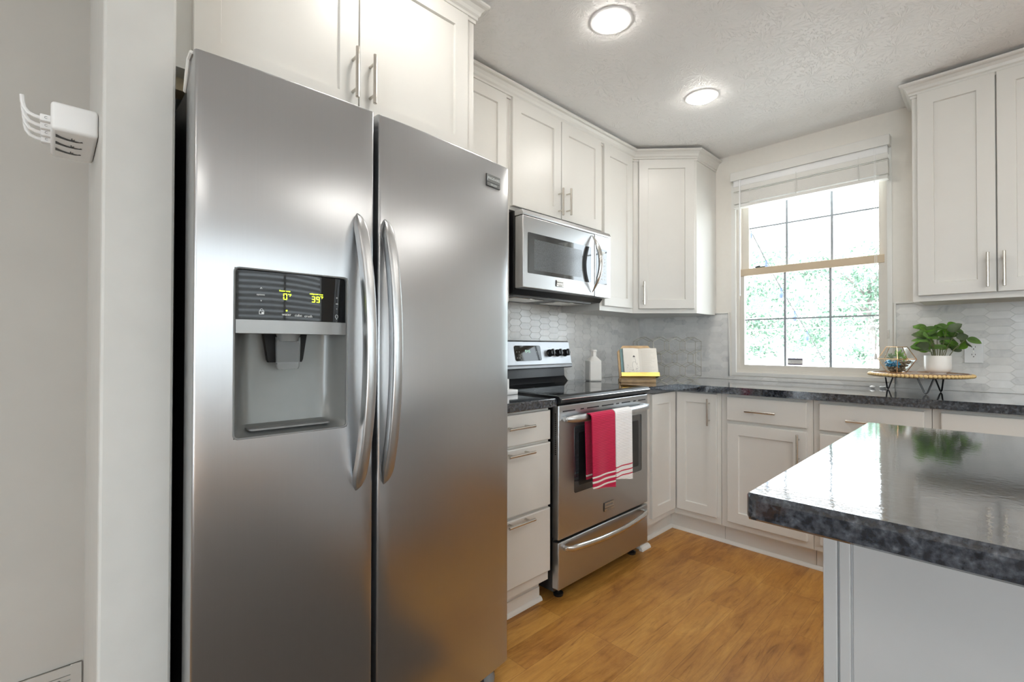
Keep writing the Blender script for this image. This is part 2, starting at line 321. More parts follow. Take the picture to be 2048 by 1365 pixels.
def mk(name, bm, mat, parent=None, label=None, cat=None, group=None, kind=None, ang=32, tones=None, origin=None, flat=0.004):
    bmesh.ops.recalc_face_normals(bm, faces=bm.faces[:])
    if parent is not None: at = WL[parent.name]
    elif origin is not None: at = V3(origin)
    else:
        xs = [v.co for v in bm.verts]
        at = V3(((min(c.x for c in xs)+max(c.x for c in xs))/2, (min(c.y for c in xs)+max(c.y for c in xs))/2, min(c.z for c in xs)))
    bmesh.ops.translate(bm, verts=bm.verts[:], vec=-at)
    me = bpy.data.meshes.new(name); bm.to_mesh(me); bm.free()
    for p in me.polygons: p.use_smooth = True
    me.set_sharp_from_angle(angle=rad(ang))
    for p in me.polygons: p.use_smooth = not (flat and p.area > flat)
    if tones:
        a = me.attributes.new('tone', 'FLOAT', 'FACE')
        for i, tv in enumerate(tones): a.data[i].value = tv
    me.materials.append(mat)
    o = bpy.data.objects.new(name, me); COL.objects.link(o); place(o, parent, at)
    return setp(o, label, cat, group, kind)
def text_bm(s, size, m, ext=0.0004, align='CENTER'):
    cu = bpy.data.curves.new('tmp', 'FONT'); cu.body = s; cu.size = size; cu.extrude = ext; cu.align_x = align; cu.align_y = 'CENTER'; cu.resolution_u = 3
    o = bpy.data.objects.new('tmp', cu); COL.objects.link(o)
    me = bpy.data.meshes.new_from_object(o.evaluated_get(bpy.context.evaluated_depsgraph_get()))
    bpy.data.objects.remove(o); bpy.data.curves.remove(cu)
    bm = NB(); bm.from_mesh(me); bpy.data.meshes.remove(me); bm.transform(m)
    return bm
def join(a, b):
    me = bpy.data.meshes.new('tmp'); b.to_mesh(me); b.free(); a.from_mesh(me); bpy.data.meshes.remove(me)
# ------------------------------------------------------------------ room shell
bm = NB(); box(bm, -0.15, 4.5, -6.3, 0.2, -0.06, 0.0); mk('floor', bm, M['floor'], kind='structure', origin=(0, 0, 0))
bm = NB(); box(bm, -0.15, 4.5, -6.3, 0.2, CEIL, CEIL+0.1); mk('ceiling', bm, M['ceil'], kind='structure', origin=(0, 0, CEIL))
bm = NB(); box(bm, -0.12, 0.0, -3.2, 0.2, 0, CEIL); mk('wall_left', bm, M['wall'], kind='structure')
WX0, WX1, WZ0, WZ1 = 0.726, 1.604, 0.944, 2.335     # kitchen window opening
bm = NB(); box(bm, -0.12, WX0, 0, 0.14, 0, CEIL); box(bm, WX1, 4.4, 0, 0.14, 0, CEIL); box(bm, WX0, WX1, 0, 0.14, 0, WZ0); box(bm, WX0, WX1, 0, 0.14, WZ1, CEIL)
mk('wall_back', bm, M['wall'], kind='structure')
PX1, PY0, PY1 = 0.754, -3.323, -3.200               # stub wall beside the refrigerator
bm = NB(); box(bm, -0.12, PX1, PY0, PY1, 0, CEIL, bev=0.006); mk('wall_partition', bm, M['post'], kind='structure')
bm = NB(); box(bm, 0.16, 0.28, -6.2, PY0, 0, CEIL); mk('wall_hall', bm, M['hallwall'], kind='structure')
RX = 4.25; DY0, DY1, DZ0, DZ1 = -4.7, -1.1, 0.85, 2.15
bm = NB(); box(bm, RX, RX+0.14, -6.2, DY0, 0, CEIL); box(bm, RX, RX+0.14, DY1, 0.14, 0, CEIL); box(bm, RX, RX+0.14, DY0, DY1, 0, DZ0); box(bm, RX, RX+0.14, DY0, DY1, DZ1, CEIL)
mk('wall_right', bm, M['wall'], kind='structure')
bm = NB(); box(bm, 0.16, 2.25, -6.2, -6.05, 0, CEIL); box(bm, 3.95, 4.4, -6.2, -6.05, 0, CEIL); box(bm, 2.25, 3.95, -6.2, -6.05, 2.1, CEIL)
mk('wall_front', bm, M['wall'], kind='structure')
# glass door added behind the camera to let in daylight
d = thing('added_door_1', 'sliding glass door added behind the viewer to let in daylight', 'door', (3.1, -6.12, 0)); d['kind'] = 'structure'
bm = NB()
for a, b2 in ((2.25, 2.33), (3.07, 3.13), (3.87, 3.95)): box(bm, a, b2, -6.16, -6.08, 0, 2.1)
box(bm, 2.25, 3.95, -6.16, -6.08, 2.02, 2.1); box(bm, 2.25, 3.95, -6.16, -6.08, 0, 0.1); mk('door_frame', bm, M['white'], d)
bm = NB(); box(bm, 2.33, 3.87, -6.125, -6.119, 0.1, 2.02); mk('door_glass', bm, M['glass'], d)
# dining window with blinds (seen only as a reflection)
d = thing('window_2', 'wide window with white slatted blinds in the right wall', 'window', (RX, -2.9, DZ0)); d['kind'] = 'structure'
bm = NB()
box(bm, RX-0.02, RX+0.1, DY0-0.07, DY0+0.04, DZ0-0.07, DZ1+0.07); box(bm, RX-0.02, RX+0.1, DY1-0.04, DY1+0.07, DZ0-0.07, DZ1+0.07)
box(bm, RX-0.02, RX+0.1, DY0, DY1, DZ1-0.04, DZ1+0.07); box(bm, RX-0.04, RX+0.1, DY0, DY1, DZ0-0.07, DZ0+0.04); box(bm, RX+0.04, RX+0.1, -2.33, -2.27, DZ0, DZ1); box(bm, RX+0.04, RX+0.1, -3.53, -3.47, DZ0, DZ1)
mk('window_frame', bm, M['white'], d)
bm = NB(); box(bm, RX+0.06, RX+0.066, DY0+0.04, DY1-0.04, DZ0+0.04, DZ1-0.04); mk('window_glass', bm, M['glass'], d)
bm = NB()
for k in range(24):
    z = DZ0+0.07+k*0.05; hexa(bm, [V3(p) for p in ((RX-0.012, DY0+0.05, z-0.019), (RX+0.030, DY0+0.05, z+0.019), (RX+0.030, DY1-0.05, z+0.019), (RX-0.012, DY1-0.05, z-0.019), (RX-0.012, DY0+0.05, z-0.016), (RX+0.030, DY0+0.05, z+0.022), (RX+0.030, DY1-0.05, z+0.022), (RX-0.012, DY1-0.05, z-0.016))])
mk('blind_slats', bm, M['blind'], d)
# baseboards of the unseen walls
bm = NB(); box(bm, 0.28, 0.294, -6.05, -3.42-0.2, 0, 0.09); mk('baseboard_hall', bm, M['trim'], kind='structure')
bm = NB(); box(bm, RX-0.014, RX, -6.05, -0.66, 0, 0.09); mk('baseboard_right', bm, M['trim'], kind='structure')
M['rug'] = pm('added_rug_dark', (0.135, 0.112, 0.095), 0.95, spec=0.1, nscale=90, namt=0.3, bump=0.6)  # dark rug added out of view to darken the steel and granite reflections
bm = NB(); prism(bm, rrect(0.98, 3.7, -5.9, -2.36, 0.03), 0.0, 0.010, bev=0.003); mk('added_rug', bm, M['rug'], label='dark area rug added out of view to darken reflections', cat='rug')
# ------------------------------------------------------------------ backsplash tile
def clip(poly, u0, u1, v0, v1):
    def cut(P, f):
        out = []
        for i in range(len(P)):
            a, b = P[i], P[(i+1) % len(P)]; fa, fb = f(a), f(b)
            if fa >= 0: out.append(a)
            if (fa >= 0) != (fb >= 0):
                s = fa/(fa-fb); out.append((a[0]+s*(b[0]-a[0]), a[1]+s*(b[1]-a[1])))
        return out
    for f in (lambda p: p[0]-u0, lambda p: u1-p[0], lambda p: p[1]-v0, lambda p: v1-p[1]):
        poly = cut(poly, f)
        if len(poly) < 3: return None
    return poly
def backsplash(name, m, rects, rng, label=None):
    L, TIP, H, G = 0.108, 0.020, 0.0385, 0.0007
    bm = NB(); tones = []
    for (u0, u1, v0, v1) in rects:
        c0, c1 = int(u0/(L-TIP))-2, int(u1/(L-TIP))+2
        for c in range(c0, c1+1):
            for r in range(-2, int((v1-0.8)/H)+3):
                rr = random.Random(c*977+r*13+rng); cu = c*(L-TIP); cv = 0.9+r*H+(H/2 if c % 2 else 0)
                P = [(cu-L/2+G*1.2, cv), (cu-L/2+TIP, cv-H/2+G), (cu+L/2-TIP, cv-H/2+G), (cu+L/2-G*1.2, cv), (cu+L/2-TIP, cv+H/2-G), (cu-L/2+TIP, cv+H/2-G)]
                P = clip(P, u0, u1, v0, v1)
                if not P: continue
                tx, ty = rr.uniform(-0.02, 0.02), rr.uniform(-0.02, 0.02)
                k = len(P); nf0 = len(bm.faces)
                gx, gy = sum(p[0] for p in P)/k, sum(p[1] for p in P)/k
                a = [bm.verts.new(m @ V3((p[0], p[1], 0.003))) for p in P]
                b = [bm.verts.new(m @ V3((p[0], p[1], 0.0065+tx*(p[0]-gx)+ty*(p[1]-gy)))) for p in P]
                c2 = [bm.verts.new(m @ V3((gx+(p[0]-gx)*0.985, gy+(p[1]-gy)*0.965, 0.0069+tx*(p[0]-gx)+ty*(p[1]-gy)))) for p in P]
                bm.faces.new(c2)
                for i in range(k):
                    j = (i+1) % k; bm.faces.new((a[i], a[j], b[j], b[i])); bm.faces.new((b[i], b[j], c2[j], c2[i]))
                tones += [rr.random()]*(2*k+1)
    o = mk(name, bm, M['tile'], kind='structure', tones=tones, ang=20)
    g = NB()
    for (u0, u1, v0, v1) in rects: box(g, u0, u1, v0, v1, 0.0, 0.0060, m)
    mk('grout', g, M['grout'], o)
    return o
FL = FR((0, 0, 0), (0, 1, 0), (0, 0, 1))      # left wall: u=y v=z n=+x
FB = FR((0, 0, 0), (1, 0, 0), (0, 0, 1))      # back wall: u=x v=z n=-y
backsplash('wall_left_tile', FL, [(-2.23, -0.004, 0.915, 1.365), (-1.735, -0.978, 1.365, 1.43)], 3)
backsplash('wall_back_tile', FB, [(0.008, WX0-0.02, 0.915, 1.372), (WX0-0.02, WX1+0.008, 0.915, 0.938), (WX1+0.012, 3.0, 0.915, 1.382)], 5)
bm = NB(); box(bm, 0.61, WX0-0.0125, -0.012, 0, 1.372, 1.38); box(bm, WX0-0.02, WX0-0.012, -0.0126, 0, 0.938, 1.3805); box(bm, WX1+0.008, WX1+0.016, -0.013, 0, 0.938, 1.3905); box(bm, WX1+0.0085, 1.74, -0.0124, 0, 1.382, 1.39)
mk('trim_1', bm, M['trim'], kind='structure')
# ------------------------------------------------------------------ kitchen window
d = thing('window_1', 'double hung kitchen window with white blind above the sink counter', 'window', (1.165, 0.05, WZ0)); d['kind'] = 'structure'
bm = NB()
def ring(bm, x0, x1, z0, z1, y0, y1, l, r, b, t):
    box(bm, x0, x0+l, y0, y1, z0, z1); box(bm, x1-r, x1, y0, y1, z0, z1); box(bm, x0+l, x1-r, y0, y1, z0, z0+b); box(bm, x0+l, x1-r, y0, y1, z1-t, z1)
ring(bm, WX0, WX1, WZ0, WZ1, -0.006, 0.125, 0.028, 0.022, 0.022, 0.03)
mk('window_frame', bm, M['trim'], d)
bm = NB(); ring(bm, WX0+0.028, WX1-0.022, WZ0+0.022, WZ1-0.03, 0.012, 0.12, 0.016, 0.014, 0.02, 0.02); mk('window_track', bm, M['vinyl'], d)
bm = NB(); ring(bm, 0.770, 1.568, 1.655, 2.29, 0.075, 0.105, 0.044, 0.034, 0.03, 0.05); mk('upper_sash', bm, M['vinyl'], d)
bm = NB(); ring(bm, 0.770, 1.568, 0.966, 1.675, 0.028, 0.062, 0.029, 0.030, 0.052, 0.045); mk('lower_sash', bm, M['vinyl'], d)
bm = NB(); box(bm, 0.764, 1.572, 0.022, 0.064, 1.628, 1.676, bev=0.003); mk('meeting_rail', bm, M['tan'], d)
for nm, y, z0, z1, zm in (('upper_grille', 0.088, 1.685, 2.24, 1.963), ('lower_grille', 0.044, 1.018, 1.63, 1.326)):
    bm = NB()
    for x in (1.047, 1.299): box(bm, x-0.0065, x+0.0065, y-0.004, y+0.004, z0, z1)
    box(bm, 0.8, 1.54, y-0.0032, y+0.0032, zm-0.005, zm+0.005); mk(nm, bm, M['muntin_backlit'], d)
bm = NB(); box(bm, 0.81, 1.536, 0.0935, 0.0965, 1.68, 2.245); mk('upper_pane', bm, M['glass'], d)
bm = NB(); box(bm, 0.796, 1.54, 0.0495, 0.0525, 1.015, 1.635); mk('lower_pane', bm, M['glass'], d)
bm = NB(); box(bm, 0.87, 0.93, 0.03, 0.06, 1.676, 1.684, bev=0.003); tube(bm, [(0.865, 0.04, 1.684), (0.90, 0.03, 1.688)], 0.004)
mk('sash_lock', bm, M['dark'], d)
bm = NB(); box(bm, 1.578, 1.590, -0.012, 0.012, 1.19, 1.24, bev=0.002); mk('sash_catch', bm, M['vinyl'], d)
# sticker on the lower pane
FWn = FR((1.103, 0.0488, 1.046), (1, 0, 0), (0, 0, 1))
d = thing('sticker', 'small grey striped label stuck to the lower window pane', 'label', (1.103, 0.0488, 1.024))
bm = NB(); prism(bm, rrect(-0.043, 0.043, -0.022, 0.022, 0.004), 0, 0.0008, FWn); mk('backing', bm, M['trim'], d)
bm = NB()
for v0, v1 in ((0.0125, 0.020), (0.0085, 0.0102), (-0.0105, -0.009), (-0.021, -0.014)): box(bm, -0.042, 0.042, v0, v1, 0.0009, 0.0012, FWn)
mk('stripes', bm, pm('sticker_violet', (0.10, 0.085, 0.13), 0.5), d)
bm = text_bm('e·xxxxxx·xx'.replace('x', 'n').replace('·', ''), 0.013, FWn @ Matrix.Translation((0.003, -0.0003, 0.001)), 0.0002); mk('lettering', bm, M['printgrey'], d)
# ------------------------------------------------------------------ blind
d = thing('window_blind', 'white faux wood blind raised to the top of the kitchen window', 'blind', (1.17, -0.035, 2.09))
bm = NB(); box(bm, 0.742, 1.603, -0.068, -0.056, 2.272, 2.330, bev=0.003); box(bm, 1.594, 1.603, -0.056, -0.006, 2.272, 2.330); box(bm, 0.742, 0.751, -0.056, -0.006, 2.272, 2.330); mk('valance', bm, M['blind'], d)
bm = NB(); box(bm, 0.756, 1.592, -0.052, -0.008, 2.232, 2.285, bev=0.002); mk('headrail', bm, M['white'], d)
bm = NB(); box(bm, 0.758, 1.594, -0.0535, -0.0500, 2.204, 2.231); mk('tilted_slat', bm, M['blind'], d)
zz = 2.200; kk = 0
while zz > 2.112:
    bm = NB(); P = [(-0.056, zz), (-0.03, zz+0.0025), (-0.006, zz)]; 
    loft(bm, [[V3((x, y, z)) for (y, z) in ((-0.056, zz-0.0021), (-0.031, zz+0.0006), (-0.006, zz-0.0021), (-0.006, zz+0.0021), (-0.031, zz+0.0048), (-0.056, zz+0.0021))] for x in (0.758, 1.594)])
    mk('slat', bm, M['blind'], d); zz -= (0.0085 if kk == 0 else 0.0065 if kk == 1 else 0.0046); kk += 1
bm = NB(); box(bm, 0.758, 1.594, -0.058, -0.006, 2.087, 2.107, bev=0.003); mk('bottom_rail', bm, M['blind'], d)
for x in (0.865, 1.14, 1.46):
    bm = NB(); tube(bm, [(x, -0.060, 2.24), (x-0.002, -0.0605, 2.17), (x+0.001, -0.060, 2.10)], 0.0016, 6); tube(bm, [(x+0.006, -0.060, 2.20), (x+0.004, -0.0605, 2.15), (x+0.007, -0.060, 2.12)], 0.0014, 6); mk('ladder_cord', bm, M['blind'], d)
bm = NB(); tube(bm, [(0.806, -0.070, 2.268), (0.806, -0.072, 1.49)], 0.0048, 8); ball(bm, (0.806, -0.072, 1.49), 0.0062, 8, (1, 1, 1.6)); mk('tilt_wand', bm, M['white'], d)
bm = NB(); tube(bm, [(1.535, -0.070, 2.262), (1.536, -0.07, 1.6), (1.535, -0.068, 1.10)], 0.0013, 6); tube(bm, [(1.541, -0.070, 2.262), (1.545, -0.07, 1.7), (1.538, -0.068, 1.12)], 0.0012, 6); lathe(bm, [(0.002, 1.105), (0.005, 1.10), (0.0075, 1.075), (0.0, 1.072)], Matrix.Translation((1.536, -0.068, 0)), 10); mk('lift_cord', bm, M['white'], d)
# ------------------------------------------------------------------ cabinets
def shaker(bm, m, u0, u1, v0, v1, n0, t=0.019, rail=0.060, dep=0.0085):
    def rc(e, n): return [m @ V3(p) for p in ((u0+e, v0+e, n), (u1-e, v0+e, n), (u1-e, v1-e, n), (u0+e, v1-e, n))]
    c = 0.0018
    rings = [rc(0, n0), rc(0, n0+t-c), rc(c, n0+t), rc(rail, n0+t), rc(rail+0.003, n0+t-dep), ]
    R_ = [[bm.verts.new(p) for p in r] for r in rings]
    for A, B in zip(R_, R_[1:]):
        for i in range(4): bm.faces.new((A[i], A[(i+1) % 4], B[(i+1) % 4], B[i]))
    bm.faces.new(R_[0][::-1]); bm.faces.new(R_[-1])
def slab(bm, m, u0, u1, v0, v1, n0, t=0.019):
    def rc(e, n): return [m @ V3(p) for p in ((u0+e, v0+e, n), (u1-e, v0+e, n), (u1-e, v1-e, n), (u0+e, v1-e, n))]
    loft(bm, [rc(0, n0), rc(0, n0+t-0.004), rc(0.0012, n0+t-0.0015), rc(0.004, n0+t)])
def pull(bm, m, u, v, n0, L, vert):
    r = 0.0060; h = 0.034; a = L/2; s = L/2-0.028
    q = (lambda t: m @ V3((u, v+t, n0+h))) if vert else (lambda t: m @ V3((u+t, v, n0+h)))
    q0 = (lambda t: m @ V3((u, v+t, n0))) if vert else (lambda t: m @ V3((u+t, v, n0)))
    tube(bm, [q(-a), q(-a+0.001), q(0), q(a-0.001), q(a)], [r*0.8, r, r, r, r*0.8], 10)
    for t in (-s, s): tube(bm, [q0(t), q(t)], 0.0045, 8)
def door(par, m, u0, u1, v0, v1, n0=0.0, hp=None, L=0.155, kind='door', horiz=False, rail=0.060):
    bm = NB(); (shaker if kind == 'door' else slab)(bm, m, u0, u1, v0, v1, n0, **({'rail': rail} if kind == 'door' else {}))
    o = mk(kind, bm, M['cab'], par)
    if hp:
        bm = NB(); pull(bm, m, hp[0], hp[1], n0+0.019, L, not horiz); mk('handle', bm, M['nickel'], o, label='slim brushed nickel bar handle')
    return o
# plane frames: left wall cabinets face +x (u=y), back wall cabinets face -y (u=x)
def FX(x): return FR((x, 0, 0), (0, 1, 0), (0, 0, 1))
def FY(y): return FR((0, y, 0), (1, 0, 0), (0, 0, 1))
CT = 2.418
def crown(name, path, z0=2.405, prj=0.046, zt=2.457, lab=None):
    prof = [(-0.004, z0-0.018), (0.006, z0-0.018), (0.006, z0-0.006), (0.0115, z0-0.004), (0.0115, z0+0.006), (0.018, z0+0.012), (0.022, z0+0.024), (0.031, z0+0.036), (prj-0.004, z0+0.040), (prj, z0+0.044), (prj, zt), (-0.004, zt)]
    P = [V3((p[0], p[1])) for p in path]; rings = []
    for i, p in enumerate(P):
        def nrm(a, b): e = (b-a).normalized(); return V3((e.y, -e.x))
        if i == 0: n = nrm(P[0], P[1]); k = 1
        elif i == len(P)-1: n = nrm(P[-2], P[-1]); k = 1
        else:
            a, b = nrm(P[i-1], p), nrm(p, P[i+1]); n = (a+b).normalized(); k = 1/max(0.3, n.dot(a))
        rings.append([V3((p.x+n.x*o*k, p.y+n.y*o*k, z)) for o, z in prof])
    bm = NB(); loft(bm, rings); return mk(name, bm, M['cab'], kind='structure', ang=25)
# over the refrigerator
d = thing('wall_cabinet', 'deep two door white cabinet above the refrigerator', 'cabinet', (0.3, -2.71, 1.83))
bm = NB(); box(bm, 0.002, 0.611, -3.196, -2.234, 1.832, CT); mk('body', bm, M['cab'], d)
m = FX(0.611)
door(d, m, -3.147, -2.7125, 1.862, 2.392, 0, (-2.7325, 1.978))
door(d, m, -2.7085, -2.2755, 1.862, 2.392, 0, (-2.6745, 1.978))
bm = NB(); box(bm, 0.10, 0.16, -3.19, -2.24, 1.815, 1.832); box(bm, 0.50, 0.555, -3.19, -2.24, 1.80, 1.832); mk('cleat', bm, M['raw'], d, label='rough wooden strips under the cabinet')
# left wall uppers
UX = 0.306
d = thing('wall_cabinet', 'single door white wall cabinet half hidden behind the refrigerator', 'cabinet', (0.15, -1.99, 1.365))
bm = NB(); box(bm, 0.002, UX, -2.230, -1.750, 1.365, CT); mk('body', bm, M['cab'], d)
door(d, FX(UX), -2.19, -1.7835, 1.395, 2.392, 0)
d = thing('wall_cabinet', 'two door white wall cabinet directly above the microwave', 'cabinet', (0.15, -1.36, 1.83))
bm = NB(); box(bm, 0.002, UX, -1.748, -0.977, 1.832, CT); mk('body', bm, M['cab'], d)
door(d, FX(UX), -1.7415, -1.364, 1.850, 2.398, 0, (-1.388, 1.937), 0.15)
door(d, FX(UX), -1.358, -0.9825, 1.850, 2.398, 0, (-1.318, 1.95), 0.15)
d = thing('wall_cabinet', 'narrow tall single door white wall cabinet right of the microwave', 'cabinet', (0.15, -0.78, 1.365))
bm = NB(); box(bm, 0.002, UX, -0.975, -0.592, 1.365, CT); mk('body', bm, M['cab'], d)
door(d, FX(UX), -0.948, -0.625, 1.395, 2.398, 0)
d = thing('corner_wall_cabinet', 'diagonal white corner wall cabinet left of the kitchen window', 'cabinet', (0.25, -0.25, 1.365))
A, B = (UX, -0.590), (0.615, -0.305)
bm = NB(); prism(bm, [(0.002, -0.590), A, B, (0.615, -0.002), (0.002, -0.002)], 1.365, CT); mk('body', bm, M['cab'], d)
bm = NB(); box(bm, 0.606, 0.6175, -0.012, -0.001, 1.365, CT); mk('scribe_strip', bm, M['cab'], d)
dl = sqrt((B[0]-A[0])**2+(B[1]-A[1])**2); mD = FR((A[0], A[1], 0), (B[0]-A[0], B[1]-A[1], 0), (0, 0, 1))
door(d, mD, 0.036, dl-0.02, 1.395, 2.395, 0, (0.062, 1.496), 0.155)
crown('trim_2', [(UX, -2.236), (UX, -0.590), (0.615, -0.305), (0.615, 0.0)])
crown('trim_3', [(0.611, -3.2), (0.611, -2.234), (UX, -2.234)])
# right of the window
d = thing('wall_cabinet', 'tall two door white wall cabinet right of the kitchen window', 'cabinet', (2.02, -0.15, 1.368))
bm = NB(); box(bm, 1.722, 2.33, -0.306, -0.002, 1.368, CT); mk('body', bm, M['cab'], d)
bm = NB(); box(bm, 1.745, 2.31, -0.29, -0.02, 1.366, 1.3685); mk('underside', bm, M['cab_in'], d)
m = FY(-0.306)
door(d, m, 1.743, 2.0135, 1.396, 2.398, 0, (1.9865, 1.496), 0.158)
door(d, m, 2.0185, 2.290, 1.396, 2.398, 0, (2.0385, 1.496), 0.158)
crown('trim_4', [(1.722, 0.0), (1.722, -0.306), (2.40, -0.306)])
# base cabinets
def base_body(d, m, u0, u1, depth=0.606, toe=0.05):
    bm = NB(); box(bm, u0, u1, 0.112, 0.874, -depth, 0, m); box(bm, u0, u1, 0.0, 0.112, -depth, -toe, m); mk('body', bm, M['cab'], d)
BX = 0.620
d = thing('drawer_cabinet', 'three drawer white base cabinet between refrigerator and stove', 'cabinet', (0.3, -2.01, 0))
m = FX(BX); base_body(d, m, -2.225, -1.808, 0.618, 0.055)
for v0, v1, hv in ((0.734, 0.862, 0.812), (0.447, 0.722, 0.703), (0.158, 0.435, 0.424)):
    door(d, m, -2.205, -1.812, v0, v1, 0, (-2.021, hv), 0.152, 'drawer', True)
d = thing('corner_base_cabinet', 'white corner base cabinet with two doors meeting in the inner corner', 'cabinet', (0.4, -0.4, 0))
bm = NB(); prism(bm, [(0.002, -1.012), (0.61, -1.012), (0.61, -0.61), (0.898, -0.61), (0.898, -0.002), (0.002, -0.002)], 0.112, 0.874)
prism(bm, [(0.002, -0.95), (0.56, -0.95), (0.56, -0.56), (0.898, -0.56), (0.898, -0.002), (0.002, -0.002)], 0, 0.112)
box(bm, 0.56, 0.61, -1.012, -0.952, 0.0, 0.112); mk('body', bm, M['cab'], d)
door(d, FX(0.61), -0.913, -0.633, 0.150, 0.866, 0, None, rail=0.062)
door(d, FY(-0.61), 0.633, 0.877, 0.150, 0.866, 0, (0.8365, 0.760), 0.156, rail=0.056)
d = thing('base_cabinet', 'white base cabinet with one drawer over one door beside the corner cabinet', 'cabinet', (1.13, -0.3, 0))
m = FY(-0.61); base_body(d, m, 0.90, 1.359, 0.606, 0.05)
door(d, m, 0.934, 1.334, 0.724, 0.858, 0, (1.119, 0.787), 0.155, 'drawer', True)
door(d, m, 0.937, 1.332, 0.148, 0.706, 0, (1.298, 0.615), 0.155)
d = thing('base_cabinet', 'white sink base cabinet below the right side of the window', 'cabinet', (1.59, -0.3, 0))
base_body(d, m, 1.361, 1.812, 0.606, 0.05)
door(d, m, 1.388, 1.788, 0.724, 0.858, 0, (1.582, 0.787), 0.155, 'drawer', True)
door(d, m, 1.39, 1.786, 0.148, 0.706, 0, (1.752, 0.615), 0.155)
d = thing('base_cabinet', 'white base cabinet under the plant stand, mostly behind the island', 'cabinet', (2.3, -0.3, 0))
base_body(d, m, 1.814, 2.9, 0.606, 0.05)
door(d, m, 1.842, 2.33, 0.724, 0.858, 0, None, 0.155, 'drawer', True)
door(d, m, 1.842, 2.33, 0.148, 0.706, 0, None)
# toe kick shoe mouldings
def qround(bm, a, b, n, r=0.017):
    a, b, n = V3(a), V3(b), V3(n)
    S = [(0, 0)]+[(r*cos(t*pi/10), r*sin(t*pi/10)) for t in range(6)]
    loft(bm, [[p + n*s[0] + V3((0, 0, s[1])) for s in S] for p in (a, b)])
bm = NB(); qround(bm, (0.565, -2.22, 0), (0.565, -1.80, 0), (1, 0, 0)); box(bm, 0.565, 0.569, -2.22, -1.808, 0.0, 0.06); mk('baseboard_left', bm, M['trim'], kind='structure')
bm = NB(); qround(bm, (0.560, -0.95, 0), (0.560, -0.56, 0), (1, 0, 0)); qround(bm, (0.56, -0.56, 0), (2.9, -0.56, 0), (0, -1, 0)); qround(bm, (0.612, -1.03, 0), (0.612, -0.94, 0), (1, 0, 0), 0.022); mk('baseboard_back', bm, M['trim'], kind='structure')
# ------------------------------------------------------------------ countertops
d_ct = []
bm = NB(); box(bm, 0.010, 0.656, -2.228, -1.788, 0.875, 0.914, bev=0.005, seg=3); mk('countertop', bm, M['granite'], label='short dark granite countertop between refrigerator and stove', cat='countertop')
bm = NB(); prism(bm, [(0.010, -1.012), (0.648, -1.012), (0.648, -0.648), (2.95, -0.648), (2.95, -0.010), (0.010, -0.010)], 0.875, 0.914)
bmesh.ops.bevel(bm, geom=[e for e in bm.edges], offset=0.004, segments=2, affect='EDGES'); mk('countertop', bm, M['granite'], label='long L shaped dark granite countertop running below the window', cat='countertop')
bm = NB(); P = rrect(1.735, 3.3, -2.606, -1.602, 0.018, 4)
def off(e, z): return [V3((min(max(x, 1.735+e), 3.3-e), min(max(y, -2.606+e), -1.602-e), z)) for x, y in P]
loft(bm, [off(0.006, 0.872), off(0.001, 0.876), off(0, 0.881), off(0, 0.904), off(0.001, 0.909), off(0.006, 0.914)])
mk('island_countertop', bm, M['granite'], label='polished dark granite island countertop reflecting the window', cat='countertop', ang=50)
d = thing('island_cabinet', 'pale grey panelled island base under the granite top', 'island', (2.5, -1.95, 0))
IM = pm('island_paint', (0.56, 0.56, 0.56), 0.4, nscale=9, namt=0.012)
bm = NB(); box(bm, 1.775, 3.25, -2.272, -1.640, 0.0, 0.872); mk('body', bm, IM, d)
bm = NB(); box(bm, 1.770, 1.794, -2.281, -2.262, 0.0, 0.872, bev=0.002); mk('corner_post', bm, IM, d)
bm = NB(); box(bm, 1.797, 1.8155, -2.280, -2.266, 0.0, 0.872, bev=0.002); mk('trim_strip', bm, IM, d)
bm = NB(); box(bm, 1.819, 3.25, -2.276, -2.266, 0.0, 0.872, bev=0.001); mk('panel', bm, IM, d)
